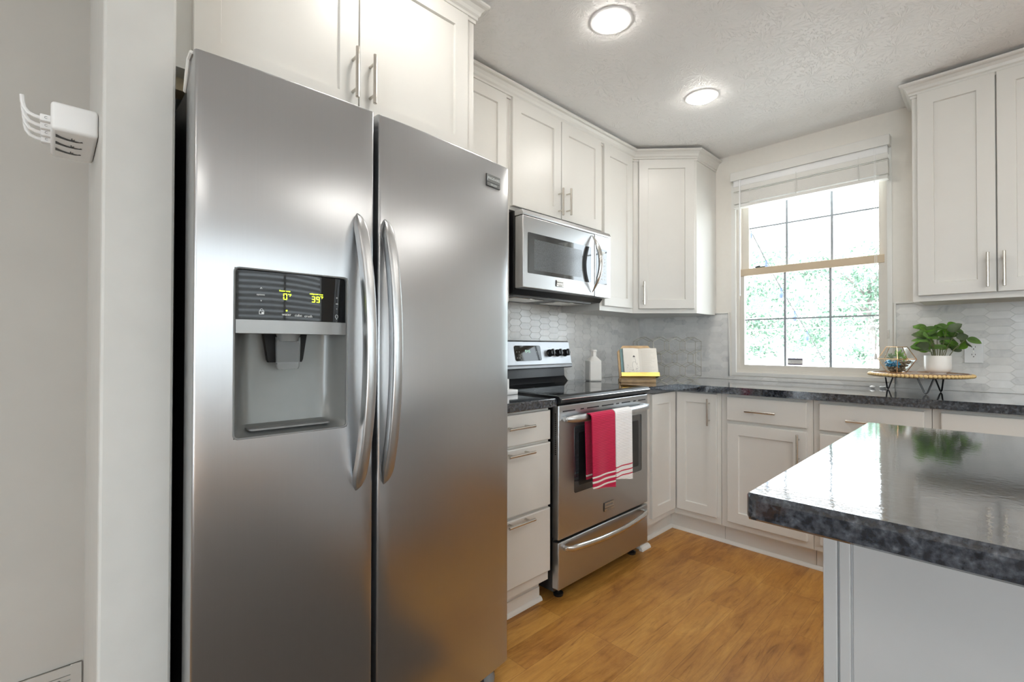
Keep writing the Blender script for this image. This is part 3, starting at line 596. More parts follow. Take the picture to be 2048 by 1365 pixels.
# ------------------------------------------------------------------ refrigerator
fr = thing('refrigerator', 'large stainless steel side by side refrigerator with water dispenser', 'refrigerator', (0.45, -2.72, 0))
def fx(y): return 0.844 + 0.025*(1-((y+2.72)/0.465)**2) - 0.030*(y+2.72)/0.93
bm = NB(); box(bm, 0.05, 0.758, -3.172, -2.262, 0.035, 1.742, bev=0.004); mk('cabinet_body', bm, M['dark'], fr)
def fridge_door(name, y0, y1, z0, z1, hole=None):
    bm = NB(); rr = 0.006
    ys = [y0, y0+0.001, y0+0.003, y0+rr]; n = 14
    ys += [y0+rr+(y1-y0-2*rr)*i/n for i in range(1, n)] + [y1-rr, y1-0.003, y1-0.001, y1]
    if hole: ys = sorted([y for y in ys if min(abs(y-hole[0]), abs(y-hole[1])) > 0.012] + [hole[0], hole[1]])
    zs = [z0, z0+0.003, z0+0.010, z1-0.006, z1-0.0015, z1]
    if hole: zs = sorted(zs+[hole[2], hole[3]])
    def dx(y, z):
        e = 0
        t = min(y-y0, y1-y); 
        if t < rr: e += rr-sqrt(max(0, rr*rr-(rr-t)**2))
        if z-z0 < 0.010: e += 0.010-sqrt(max(0, 1e-4-(0.010-(z-z0))**2))
        if z1-z < 0.006: e += 0.006-sqrt(max(0, 3.6e-5-(0.006-(z1-z))**2))
        return e
    G = [[bm.verts.new((fx(y)-dx(y, z), y, z)) for y in ys] for z in zs]
    bk = 0.775
    for i in range(len(zs)-1):
        for j in range(len(ys)-1):
            if hole and ys[j] >= hole[0]-1e-6 and ys[j+1] <= hole[1]+1e-6 and zs[i] >= hole[2]-1e-6 and zs[i+1] <= hole[3]+1e-6: continue
            bm.faces.new((G[i][j], G[i][j+1], G[i+1][j+1], G[i+1][j]))
    def back(v): return bm.verts.new((bk, v.co.y, v.co.z))
    per = [G[0][j] for j in range(len(ys))] + [G[i][-1] for i in range(1, len(zs))] + [G[-1][j] for j in range(len(ys)-2, -1, -1)] + [G[i][0] for i in range(len(zs)-2, 0, -1)]
    pb = [back(v) for v in per]
    for i in range(len(per)): bm.faces.new((per[i], pb[i], pb[(i+1) % len(per)], per[(i+1) % len(per)]))
    return mk(name, bm, M['steel'], fr, ang=40, flat=None)
HY0, HY1, HZ0, HZ1 = -3.110, -2.858, 0.941, 1.315
dl_ = fridge_door('freezer_door', -3.184, -2.786, 0.055, 1.765, (HY0, HY1, HZ0, HZ1))
dr_ = fridge_door('refrigerator_door', -2.772, -2.254, 0.055, 1.765)
bm = NB(); box(bm, 0.30, 0.80, -3.15, -2.29, 0.008, 0.05); mk('base_grille', bm, M['dark'], fr)
for y in (-3.12, -2.315):
    bm = NB(); lathe(bm, [(0.0, 0.0), (0.022, 0.0), (0.024, 0.02), (0.018, 0.035), (0.0, 0.036)], Matrix.Translation((0.795, y, 0)), 16); box(bm, 0.72, 0.80, y-0.02, y+0.02, 0.03, 0.05); mk('foot', bm, M['grey'], fr)
bm = NB(); tube(bm, [(0.835, -3.186, 1.764), (0.812, -3.187, 1.758), (0.795, -3.187, 1.735), (0.778, -3.186, 1.715), (0.76, -3.184, 1.71)], 0.0045, 8); mk('hinge_cover', bm, M['trim'], fr)
for a_, b_ in ((-2.33, -2.27), (-3.165, -3.11)):
    bm = NB(); box(bm, 0.68, 0.80, a_, b_, 1.742, 1.766, bev=0.006); mk('hinge_cap', bm, M['dark'], fr)
def fhandle(par, yc, tilt):
    n = 60; rings = []; z0, z1 = 0.775, 1.485
    for i in range(n+1):
        t = i/n; z = z0+(z1-z0)*t; s = 1-(2*t-1)**2
        xo = 0.002 + 0.066*s**0.8; e_ = min(1, s*4.5)**0.55; wv = 0.002 + 0.0125*e_; th = 0.003 + 0.0135*e_
        base = fx(yc)-0.004
        sec = []
        for k in range(24):
            a = 2*pi*k/24; cy = cos(a); sx = sin(a)
            sec.append(V3((base+xo+th*(abs(sx)**0.5*(1 if sx > 0 else -1)), yc+tilt*s+wv*(abs(cy)**0.5*(1 if cy > 0 else -1)), z)))
        rings.append(sec)
    bm = NB(); loft(bm, rings)
    mk('handle', bm, M['handle'], par, label='curved satin steel handle', ang=50)
fhandle(dl_, -2.832, 0.003); fhandle(dr_, -2.7535, -0.002)
# dispenser bay inside the freezer door
def DF(y, z, o): return V3((fx(y)+o, y, z))
def bay_sec(u0, u1, depth, z, k=8):
    pass
bm = NB(); rings = []
ZB, ZT = 0.962, 1.172
def arc_back(z, dep, n=18):
    out = []
    for i in range(n+1):
        t = i/n; y = HY0+(HY1-HY0)*t; s = sin(pi*t)
        e = min(1, (min(t, 1-t)/0.16)); e = sin(e*pi/2)
        out.append(DF(y, z, -0.003-dep*e))
    return out
rows = [arc_back(HZ0+0.001, 0.008), arc_back(0.950, 0.030), arc_back(0.962, 0.062), arc_back(1.05, 0.070), arc_back(1.14, 0.066), arc_back(1.196, 0.060)]
loft(bm, rows, caps=False, closed=False); mk('dispenser_bay', bm, M['dispgrey'], dl_, ang=60, flat=None)
bm = NB(); pts = rrect(HY0+0.035, HY1-0.035, 0, 0.05, 0.010); prism(bm, [(y, fx(y)-0.012-o) for y, o in pts], 0, 0.004, FR((0, 0, 0.957), (0, 1, 0), (1, 0, 0))); mk('drip_tray', bm, M['grey'], dl_)
bm = NB()   # frame lip round the opening
o_ = rrect(HY0-0.0018, HY1+0.0018, HZ0-0.0018, HZ1+0.0018, 0.011); i_ = rrect(HY0+0.0018, HY1-0.0018, HZ0+0.0018, HZ1-0.0018, 0.009)
m_ = rrect(HY0-0.0005, HY1+0.0005, HZ0-0.0005, HZ1+0.0005, 0.011)
loft(bm, [[DF(y, z, -0.004) for y, z in o_], [DF(y, z, 0.0012) for y, z in o_], [DF(y, z, 0.0025) for y, z in m_], [DF(y, z, 0.001) for y, z in i_], [DF(y, z, -0.008) for y, z in i_]], caps=False)
mk('dispenser_frame', bm, M['grey'], dl_)
def bowed(bm, y0, y1, z0, z1, o, bow, nb=12, thick=0.004, roundc=0.0):
    F_ = []; 
    for i in range(7):
        z = z0+(z1-z0)*i/6; row = []
        for j in range(nb+1):
            y = y0+(y1-y0)*j/nb; t = (2*j/nb-1); s = (2*i/6-1); row.append(DF(y, z, o+bow*(1-t*t)))
        F_.append(row)
    V_ = [[bm.verts.new(p) for p in r] for r in F_]
    for i in range(6):
        for j in range(nb): bm.faces.new((V_[i][j], V_[i][j+1], V_[i+1][j+1], V_[i+1][j]))
    per = V_[0]+[V_[i][-1] for i in range(1, 7)]+V_[-1][-2::-1]+[V_[i][0] for i in range(5, 0, -1)]
    pb = [bm.verts.new(v.co-V3((thick, 0, 0))) for v in per]
    for i in range(len(per)): bm.faces.new((per[i], pb[i], pb[(i+1) % len(per)], per[(i+1) % len(per)]))
bm = NB(); bowed(bm, HY0+0.004, HY1-0.004, 1.203, HZ1-0.004, -0.006, 0.008, nb=32, thick=0.03); mk('control_panel', bm, M['blackglass'], dl_, label='glossy black control panel')
bm = NB(); bowed(bm, HY0+0.003, HY1-0.003, 1.172, 1.202, 0.000, 0.009, thick=0.05); mk('dispenser_visor', bm, M['visor'], dl_)
bm = NB(); YC = -2.99; 
loft(bm, [[V3((fx(YC)-0.058+sx, YC+wy*s, z)) for s, sx in ((-1, 0), (-1, 0.016), (1, 0.016), (1, 0))] for z, wy in ((1.192, 0.052), (1.112, 0.040), (1.105, 0.037))]); mk('nozzle_housing', bm, M['soot'], dl_)
bm = NB(); lathe(bm, [(0.0, 1.155), (0.020, 1.155), (0.024, 1.165), (0.034, 1.19), (0.0, 1.19)], Matrix.Translation((fx(YC)-0.028, YC, 0)) , 24); mk('ice_chute', bm, M['grey'], dl_)
bm = NB(); loft(bm, [[V3((fx(YC)-0.030+dx_, YC+wy*s, z)) for s, dx_ in ((-1, -0.004), (-1, 0.006), (1, 0.006), (1, -0.004))] for z, wy in ((1.165, 0.027), (1.12, 0.026), (1.095, 0.025), (1.089, 0.022))]); mk('paddle', bm, M['clear'], dl_, label='clear plastic dispenser paddle')
# panel graphics
FP = lambda y, z: FR(DF(y, z, 0.0012), (0, 1, 0), (0, 0, 1))
def seg7(bm, y, z, hgt, segs, wd, m0):
    w_, t_ = wd, hgt*0.13; h2 = hgt/2
    S = {'a': (0.1*w_, w_*0.9, hgt-t_, hgt), 'd': (0.1*w_, w_*0.9, 0, t_), 'g': (0.1*w_, w_*0.9, h2-t_/2, h2+t_/2), 'f': (0, t_, h2+0.06*hgt, hgt-t_*0.6), 'b': (w_-t_, w_, h2+0.06*hgt, hgt-t_*0.6), 'e': (0, t_, t_*0.6, h2-0.06*hgt), 'c': (w_-t_, w_, t_*0.6, h2-0.06*hgt)}
    sh = Matrix.Shear('XZ', 4, (0.0, 0.0)) if False else ID
    for s in segs: a = S[s]; box(bm, a[0], a[1], a[2], a[3], 0, 0.0006, m0 @ sh)
def OFF(y, z):
    yc, hw = (HY0+HY1)/2, (HY1-HY0)/2-0.004
    f_ = lambda q: fx(q)-0.006+0.008*(1-((q-yc)/hw)**2)
    return FR((f_(y)+0.0003, y, z), ((f_(y+0.002)-f_(y-0.002))/0.004, 1, 0), (0, 0, 1))
for nm_, ty_, tz_, wd_, fy_, dg_ in (('freezer_readout', -3.008, 1.2705, 'freezer temp', -2.9995, (('abcdef', -3.0115, 1.2505),)), ('refrigerator_readout', -2.936, 1.2685, 'refrigerator temp', -2.925, (('abcdg', -2.9475, 1.2485), ('abcdfg', -2.9365, 1.2485)))):
    bm = NB()
    for sg_, y_, z_ in dg_: seg7(bm, 0, 0, 0.0145, sg_, 0.0085, OFF(y_, z_))
    join(bm, text_bm('°F', 0.0085, OFF(fy_, 1.261) @ Matrix.Translation((0.002, 0, 0)))); join(bm, text_bm(wd_, 0.0045, OFF(ty_, tz_)))
    mk(nm_, bm, M['led'], dl_, label='glowing yellow green temperature digits')
bm = NB(); box(bm, -0.0015, 0.0015, -0.0015, 0.0015, 0, 0.0006, OFF(-3.004, 1.2255)); mk('indicator_dot', bm, M['led'], dl_, label='small glowing yellow dot')
for nm_, grp in (('option_buttons', (('options', -3.058, 1.259, 0.0055), ('^', -3.057, 1.272, 0.010), ('v', -3.057, 1.246, 0.007))), ('water_label', (('water', -3.004, 1.2165, 0.0085),)), ('cube_label', (('cube', -2.978, 1.2155, 0.0085),)), ('crush_label', (('crush', -2.955, 1.2145, 0.0085),)), ('set_buttons', (('+', -2.884, 1.263, 0.009), ('set', -2.884, 1.249, 0.005), ('-', -2.884, 1.237, 0.009)))):
    bm = NB()
    for t_, y, z, h in grp: join(bm, text_bm(t_, h, OFF(y, z)))
    mk(nm_, bm, M['print'], dl_)
mm_ = OFF(-3.056, 1.220); bm = NB()
box(bm, -0.005, 0.005, -0.005, -0.004, 0, 0.0005, mm_); box(bm, -0.005, -0.004, -0.005, 0.003, 0, 0.0005, mm_); box(bm, 0.004, 0.005, -0.005, 0.003, 0, 0.0005, mm_); box(bm, -0.005, 0.005, 0.002, 0.003, 0, 0.0005, mm_); box(bm, 0.0, 0.004, -0.004, 0.0, 0, 0.0005, mm_)
tube(bm, [mm_ @ V3((0.0032*cos(pi*k/8), 0.003+0.0042*sin(pi*k/8), 0.0003)) for k in range(9)], 0.0005, 4); mk('lock_icon', bm, M['print'], dl_)
mm_ = OFF(-2.8845, 1.216); bm = NB(); tube(bm, [mm_ @ V3((0.0035*sin(2*pi*k/12), 0.001+0.0045*cos(2*pi*k/12), 0.0003)) for k in range(12)], 0.0004, 4, closed=True); box(bm, -0.001, 0.001, -0.006, -0.0045, 0, 0.0005, mm_); mk('light_icon', bm, M['print'], dl_)
# badge
def badge(par, m, w_, h_, t1, t2, pm_='grey', lm_='print'):
    bm = NB(); box(bm, -w_/2, w_/2, -h_/2, h_/2, 0, 0.003, m, bev=0.001); b = mk('badge', bm, M['dark'], par, label='small dark and silver maker badge')
    bm = NB(); box(bm, -w_/2+0.002, w_/2-0.0004, -h_/2+h_*0.36, h_/2-0.0006, 0.003, 0.0036, m); box(bm, -w_/2+0.002, w_/2-0.0004, -h_/2+0.0012, -h_/2+h_*0.31, 0.003, 0.0036, m); mk('badge_plate', bm, M[pm_], par)
    bm = text_bm(t1, h_*0.30, m @ Matrix.Translation((0.001, h_*0.16, 0.0037))); join(bm, text_bm(t2, h_*0.20, m @ Matrix.Translation((0.001, -h_*0.34, 0.0037))))
    prism(bm, [(-w_/2+0.003, h_*0.44), (-w_/2+0.0045, h_*0.0), (-w_/2+0.003, -h_*0.1), (-w_/2+0.0022, 0)], 0.0036, 0.0042, m)
    mk('badge_lettering', bm, M[lm_], par)
yb = -2.337; badge(dr_, FR((fx(yb)-0.0005, yb, 1.695), (1*(fx(-2.30)-fx(-2.37))/0.07, 1, 0), (0, 0, 1)), 0.068, 0.040, 'FRIGIDAIRE', 'GALLERY')
# ------------------------------------------------------------------ range
rg = thing('range', 'stainless steel electric range with black glass cooktop', 'stove', (0.35, -1.402, 0))
RY0, RY1, RF = -1.783, -1.020, 0.660
bm = NB(); box(bm, 0.03, 0.625, RY0+0.006, RY1-0.006, 0.045, 0.885); mk('body', bm, M['black'], rg)
for y in (RY0+0.07, RY1-0.07):
    for x in (0.60, 0.10):
        bm = NB(); lathe(bm, [(0, 0), (0.022, 0), (0.024, 0.012), (0.010, 0.018), (0.010, 0.05), (0, 0.05)], Matrix.Translation((x, y, 0)), 14); mk('foot', bm, M['black'], rg)
def vframe(x): return FR((x, 0, 0), (0, 1, 0), (0, 0, 1))
bm = NB(); box(bm, RY0+0.001, RY1-0.001, 0.283, 0.880, -0.04, 0.0, vframe(RF), bev=0.005, seg=3); od = mk('oven_door', bm, M['steel2'], rg)
bm = NB(); prism(bm, rrect(-1.672, -1.086, 0.470, 0.776, 0.010), -0.002, 0.0012, vframe(RF), bev=0.0006); mk('oven_window', bm, M['smokeglass'], od, label='black glass oven window')
bm = NB(); prism(bm, rrect(-1.640, -1.118, 0.50, 0.745, 0.010), 0.0012, 0.0016, vframe(RF)); mk('window_screen', bm, M['black'], od)
def bowbar(par, y0, y1, z0, z1, x0, bow, r, n=20, zb=0.0, mat='chrome'):
    bm = NB(); rings = []
    for i in range(n+1):
        t = i/n; s = 1-(2*t-1)**2; y = y0+(y1-y0)*t; e = min(1, s*4); x = x0+bow*(0.35*min(1, s*5)+0.65*s); z = z0+(z1-z0)*t-zb*s
        rr = r*(0.55+0.45*e); rings.append([V3((x+rr*0.75*sin(2*pi*k/12), y, z+rr*cos(2*pi*k/12))) for k in range(12)])
    loft(bm, rings)
    for y in (y0+0.012, y1-0.012): box(bm, RF-0.002, x0+0.012, y-0.010, y+0.010, z0-r*0.6, z0+r*0.6, bev=0.003)
    return mk('handle', bm, M[mat], par, label='curved polished steel bar handle', ang=50)
bowbar(od, -1.758, -1.045, 0.818, 0.818, RF+0.014, 0.040, 0.0185, mat='handle')
bm = NB()
for a, b_ in ((-1.755, -1.665), (-1.625, -1.600), (-1.575, -1.480), (-1.455, -1.355), (-1.33, -1.305), (-1.28, -1.20), (-1.17, -1.145), (-1.12, -1.045)): box(bm, a, b_, 0.8485, 0.8545, -0.001, 0.0008, vframe(RF))
mk('vent_slots', bm, M['black'], od)
bm = NB()
for k in range(22): box(bm, RF-0.021, RF-0.015, RY0+0.0003, RY0+0.0014, 0.66+k*0.0085, 0.6655+k*0.0085)
mk('side_vents', bm, M['black'], od)
badge(od, FR((RF+0.0005, -1.398, 0.350), (0, 1, 0), (0, 0, 1)), 0.082, 0.042, 'FRIGIDAIRE', 'GALLERY', 'nickel', 'grey')
bm = NB(); box(bm, RY0+0.001, RY1-0.001, 0.062, 0.272, -0.04, 0.0, vframe(RF), bev=0.005, seg=3); dw = mk('storage_drawer', bm, M['steel2'], rg)
bowbar(dw, -1.755, -1.048, 0.243, 0.247, RF+0.010, 0.040, 0.0145, zb=0.012)
bm = NB(); bmS = [(0.05, 0.886), (RF-0.012, 0.886), (RF+0.006, 0.888), (RF+0.014, 0.896), (RF+0.013, 0.908), (RF+0.004, 0.918), (RF-0.010, 0.922), (0.05, 0.922)]
prism(bm, bmS, -RY1-0.001, -RY0+0.001, FR((0, 0, 0), (1, 0, 0), (0, 0, 1))); ct = mk('cooktop', bm, M['black'], rg, label='black cooktop with rounded front lip')
bm = NB(); box(bm, 0.12, RF-0.020, RY0+0.022, RY1-0.022, 0.9215, 0.9232); mk('glass_surface', bm, M['blackglass'], ct)
bm = NB(); tube(bm, [(RF+0.0135, RY0+0.004, 0.9075), (RF+0.0135, RY1-0.004, 0.9075)], 0.0022, 8); mk('front_strip', bm, M['chrome'], ct)
for cx, cy, r in ((0.48, -1.60, 0.10), (0.48, -1.20, 0.115), (0.24, -1.60, 0.075), (0.24, -1.20, 0.075)):
    bm = NB(); tube(bm, [(cx+r*cos(2*pi*k/40), cy+r*sin(2*pi*k/40), 0.9229) for k in range(40)], 0.0006, 4, closed=True); mk('burner_ring', bm, M['grey'], ct)
bm = NB(); prism(bm, [(0.012, 0.922), (0.105, 0.922), (0.075, 0.955), (0.070, 1.025), (0.012, 1.025)], -RY1+0.012, -RY0-0.012, FR((0, 0, 0), (1, 0, 0), (0, 0, 1))); bg = mk('backguard', bm, M['black'], rg)
bm = NB(); prism(bm, [(0.012, 1.010), (0.122, 1.010), (0.130, 1.016), (0.130, 1.028), (0.124, 1.036), (0.098, 1.168), (0.090, 1.176), (0.012, 1.176)], -RY1, -RY0, FR((0, 0, 0), (1, 0, 0), (0, 0, 1)), bev=0.003); cp = mk('control_panel', bm, M['steel3'], rg)
mC = FR((0.1245, 0, 1.036), (0, 1, 0), (-0.0255, 0, 0.132))
bm = NB(); prism(bm, rrect(-1.515, -1.296, 0.022, 0.112, 0.012), -0.001, 0.0016, mC); mk('display', bm, M['blackglass'], cp)
bm = NB(); x_ = -1.43
for s in ('', 'bcfg', 'acdfg'): seg7(bm, 0, 0, 0.016, s, 0.010, mC @ Matrix.Translation((x_, 0.070, 0.0017))) if s else None; x_ += 0.015
seg7(bm, 0, 0, 0.016, 'abcdfg', 0.010, mC @ Matrix.Translation((-1.43, 0.070, 0.0017)))
mk('clock_digits', bm, pm('dim_green_led', (0.3, 0.5, 0.4), 0.5, emit=(0.45, 0.8, 0.6), es=0.5), cp)
for a, b_ in ((-1.335, 0.05), (-1.315, 0.05), (-1.335, 0.075), (-1.315, 0.075), (-1.5, 0.04), (-1.48, 0.04), (-1.5, 0.075), (-1.48, 0.075)):
    bm = NB(); box(bm, a-0.002, a+0.002, b_-0.002, b_+0.002, 0.0016, 0.002, mC); mk('button_mark', bm, M['print'], cp)
for y in (-1.218, -1.146, -1.074, -1.70, -1.628):
    mk_ = mC @ Matrix.Translation((y, 0.066, 0))
    bm = NB(); lathe(bm, [(0, 0), (0.023, 0), (0.023, 0.006), (0.020, 0.009), (0.019, 0.030), (0.016, 0.033), (0, 0.033)], mk_, 20); box(bm, -0.006, 0.006, -0.021, 0.021, 0.02, 0.038, mk_, bev=0.003); mk('knob', bm, M['black'], cp)
    bm = text_bm('-  +', 0.006, mC @ Matrix.Translation((y, 0.100, 0.0006))); mk('knob_mark', bm, M['printgrey'], cp)
# ------------------------------------------------------------------ dish towels on the oven handle
def towel(name, label, y0, y1, zf, zb, mat, wob, xin=0.0, edge=0.0):
    bm = NB(); hx, hz = RF+0.054, 0.818; R1 = 0.0215+xin
    prof = [(hx-R1-0.001, zb), (hx-R1, (zb+hz)/2)]
    for k in range(9): a = pi-pi*k/8; prof.append((hx+R1*cos(a), hz+R1*sin(a)))
    for k in range(1, 15): prof.append((hx+R1+0.0012*k/14, hz-(hz-zf)*k/14))
    n = 10; G = []
    for i, (x, z) in enumerate(prof):
        row = []; dn = max(0, (hz-z)/(hz-zf)) if i > 6 else max(0, (hz-z)/(hz-zb))
        for j in range(n+1):
            t = j/n; y = y0+(y1-y0)*t + (edge*dn*(1-t) if i > 6 else 0.014*dn)
            row.append(V3((x+(0.0045*sin(wob+t*7.0)*dn if i > 6 else 0), y, z+(0.026*dn*(0.5-t) if i > 6 else 0))))
        G.append(row)
    Vv = [[bm.verts.new(p) for p in r] for r in G]
    for i in range(len(G)-1):
        for j in range(n): bm.faces.new((Vv[i][j], Vv[i][j+1], Vv[i+1][j+1], Vv[i+1][j]))
    bmesh.ops.recalc_face_normals(bm, faces=bm.faces[:])
    bmesh.ops.solidify(bm, geom=bm.faces[:], thickness=0.0045)
    return mk(name, bm, mat, label=label, cat='towel', ang=60, origin=((RF+0.054), (y0+y1)/2, zf-0.01))
tr_ = towelmat('red_waffle', (0.52, 0.006, 0.06), (0.82, 0.78, 0.74), [(0.022, 0.030), (0.045, 0.055), (0.068, 0.076)])
tw_ = towelmat('white_waffle', (0.86, 0.85, 0.85), (0.60, 0.03, 0.07), [(0.028, 0.034), (0.050, 0.056), (0.074, 0.080)])
towel('dish_towel', 'red waffle dish towel with white stripes hanging on the oven handle', -1.638, -1.455, 0.485, 0.53, tr_, 0.3, 0.0, 0.006)
towel('dish_towel', 'white waffle dish towel with red stripes hanging on the oven handle', -1.450, -1.305, 0.494, 0.56, tw_, 1.7, 0.0005)
# ------------------------------------------------------------------ microwave
mw = thing('microwave', 'stainless over the range microwave with curved vertical handle', 'microwave', (0.2, -1.357, 1.40))
MY0, MY1, MF = -1.735, -0.980, 0.390
bm = NB(); prism(bm, [(0.012, 1.408), (0.31, 1.408), (0.331, 1.432), (0.331, 1.822), (0.012, 1.822)], -MY1-0.002, -MY0+0.002-0.004, FR((0, 0, 0), (1, 0, 0), (0, 0, 1))); mk('body', bm, M['black'], mw)
bm = NB(); box(bm, 0.03, 0.29, MY0+0.03, MY1-0.06, 1.400, 1.409, bev=0.002); und = mk('underside_panel', bm, M['grey'], mw)
bm = NB()
for a in (-1.66, -1.30): box(bm, 0.10, 0.25, a, a+0.24, 1.397, 1.401)
mk('grease_filter', bm, M['nickel'], und)
bm = NB(); prism(bm, [(0.332, 1.796), (MF-0.003, 1.796), (MF+0.001, 1.803), (MF-0.008, 1.822), (0.332, 1.822)], -MY1, -MY0, FR((0, 0, 0), (1, 0, 0), (0, 0, 1)), bev=0.001); mk('vent_trim', bm, M['steel2'], mw)
bm = NB(); box(bm, MY0, -1.142, 1.432, 1.794, -0.058, 0.0, vframe(MF), bev=0.006, seg=3); md = mk('microwave_door', bm, M['steel2'], mw)
bm = NB(); box(bm, -1.140, MY1, 1.432, 1.794, -0.058, 0.0, vframe(MF), bev=0.002); mp_ = mk('keypad_panel', bm, M['steel2'], mw)
bm = NB(); prism(bm, rrect(-1.700, -1.175, 1.508, 1.712, 0.006), -0.001, 0.0012, vframe(MF)); mk('door_window', bm, M['smokeglass'], md, label='dark glass door window')
bm = NB(); prism(bm, rrect(-1.655, -1.262, 1.528, 1.682, 0.004), 0.0012, 0.0016, vframe(MF)); mk('window_screen', bm, pm('screen_mesh', (0.10, 0.11, 0.12), 0.12, spec=0.8, nscale=300, namt=0.3), md)
bm = NB(); n = 20; rings = []
for i in range(n+1):
    t = i/n; s = 1-(2*t-1)**2; z = 1.452+(1.780-1.452)*t; yy = -1.170+0.006*s; x = MF+0.004+0.056*s; wv = 0.003+0.0135*min(1, s*1.5); th = 0.003+0.009*min(1, s*1.5)
    rings.append([V3((x+th*sin(2*pi*k/12), yy+wv*cos(2*pi*k/12), z)) for k in range(12)])
loft(bm, rings); mk('handle', bm, M['chrome'], md, label='crescent shaped polished handle', ang=50)
bm = NB(); prism(bm, rrect(-1.128, -1.020, 1.508, 1.716, 0.006), -0.001, 0.0014, vframe(MF)); mk('keypad', bm, M['smokeglass'], mp_)
bm = NB()
for r in range(7):
    for c in range(3): box(bm, -1.106+c*0.030, -1.096+c*0.030, 1.535+r*0.020, 1.541+r*0.020, 0.0015, 0.002, vframe(MF))
box(bm, -1.11, -1.04, 1.688, 1.702, 0.0015, 0.002, vframe(MF)); mk('key_lettering', bm, M['print'], mp_)
badge(md, FR((MF+0.0003, -1.455, 1.476), (0, 1, 0), (0, 0, 1)), 0.062, 0.034, 'FRIGIDAIRE', 'GALLERY', 'nickel', 'grey')
# ------------------------------------------------------------------ things on the counters
zc = 0.9145
def RZ(x, y, a, z=zc): return Matrix.Translation((x, y, z)) @ Matrix.Rotation(a, 4, 'Z')
# ceramic bottle
mB = RZ(0.165, -0.845, rad(45+14)); bm = NB()
def sq(h, z, c=0.006): return [mB @ V3((x, y, z)) for x, y in ((h, -h+c), (h, h-c), (h-c, h), (-h+c, h), (-h, h-c), (-h, -h+c), (-h+c, -h), (h-c, -h))]
def ci(r, z): return [mB @ V3((r*cos(rad(-22.5-8+45*k+8)), r*sin(rad(-22.5-8+45*k+8)), z)) for k in range(8)]
def mixr(a, b, t): return [p.lerp(q, t) for p, q in zip(a, b)]
S0 = sq(0.042, 0.132); C0 = ci(0.024, 0.158)
loft(bm, [sq(0.038, 0.0), sq(0.041, 0.003), sq(0.043, 0.01), S0, mixr(S0, C0, 0.45), mixr(S0, C0, 0.85), ci(0.0215, 0.162), ci(0.0205, 0.19), ci(0.0205, 0.192), ci(0.0235, 0.194), ci(0.0235, 0.202), ci(0.0205, 0.206), ci(0.0175, 0.206), ci(0.0165, 0.17)])
mk('ceramic_bottle', bm, M['ceramic'], label='square shouldered white ceramic bottle beside the stove', cat='bottle', ang=40)
# cookbook stand + book: local frame u along the stand, v up the tilted board, n towards the viewer
SO = V3((0.361, -0.828, zc)); SU = V3((0.155, 0.168, 0)).normalized(); tilt = rad(17)
SN = V3((SU.y, -SU.x, 0)); SVv = (V3((0, 0, 1))*cos(tilt) - SN*sin(tilt))
mS = Matrix(((SU.x, SVv.x, 0, SO.x), (SU.y, SVv.y, 0, SO.y), (SU.z, SVv.z, 0, SO.z), (0, 0, 0, 1)))
nn = SU.cross(SVv); mS[0][2], mS[1][2], mS[2][2] = nn.x, nn.y, nn.z
st = thing('cookbook_stand', 'wooden cookbook stand with a gold ledge on the corner counter', 'book stand', SO)
bm = NB(); prism(bm, [(-0.004, 0.004), (0.226, 0.004), (0.226, 0.205), (0.196, 0.243), (0.032, 0.243), (-0.004, 0.205)], -0.012, 0.0, mS, bev=0.001); mk('back_board', bm, M['boardwood'], st)
mS0 = FR(SO, SU, (0, 0, 1))
bm = NB(); box(bm, 0.0, 0.222, 0.0, 0.022, -0.06, 0.012, mS0, bev=0.002); mk('foot_bar', bm, M['boardwood'], st)
bm = NB(); box(bm, -0.002, 0.236, 0.029, 0.033, 0.0, 0.052, mS); box(bm, -0.002, 0.236, 0.029, 0.054, 0.050, 0.053, mS); mk('ledge', bm, M['brass'], st, label='shiny gold metal ledge')
bm = NB(); box(bm, 0.09, 0.13, 0.0, 0.16, -0.075, -0.068, mS0); mk('rear_prop', bm, M['boardwood'], st)
bk = thing('open_book', 'open book with a sketched illustration propped on the cookbook stand', 'book', mS @ V3((0.126, 0.034, 0.02)))
bm = NB(); box(bm, 0.010, 0.236, 0.0345, 0.222, 0.002, 0.006, mS); mk('book_cover', bm, M['cover'], bk, label='blue green book cover')
for side in (0, 1):
    bm = NB(); rings = []
    for i in range(9):
        t = i/8; u = (0.126-0.100*t) if side == 0 else (0.126+0.114*t); h = 0.012+0.016*sin(min(1, t*1.6)*pi/2)*(1-0.35*t)
        rings.append([mS @ V3(p) for p in ((u, 0.0345, 0.0065), (u, 0.2195, 0.0065), (u, 0.2195, h), (u, 0.0345, h))])
    loft(bm, rings); mk('pages', bm, M['paper'], bk)
def pg(u): t = (0.126-u)/0.100 if u < 0.126 else (u-0.126)/0.114; return 0.0123+0.016*sin(min(1, t*1.6)*pi/2)*(1-0.35*t)
bm = NB(); rs = random.Random(4)
for k in range(34):
    u = rs.uniform(0.040, 0.118); v = 0.062+abs(rs.gauss(0, 0.022)); a = rs.uniform(0, 6.3); L = rs.uniform(0.004, 0.014); pts = []
    for q in range(5): pts.append(mS @ V3((min(0.123, max(0.031, u)), v, pg(min(0.123, max(0.031, u)))+0.0001))); a += rs.uniform(-0.9, 0.9); u += cos(a)*L/4; v += sin(a)*L/4
    tube(bm, pts, 0.00035, 4)
tube(bm, [mS @ V3((0.092+0.010*cos(k*pi/6), 0.140+0.013*sin(k*pi/6), pg(0.092)+0.0004)) for k in range(12)], 0.0004, 4, closed=True)
prism(bm, [(0.084, 0.160), (0.100, 0.160), (0.097, 0.168), (0.092, 0.172), (0.087, 0.168)], pg(0.092), pg(0.092)+0.0008, mS)
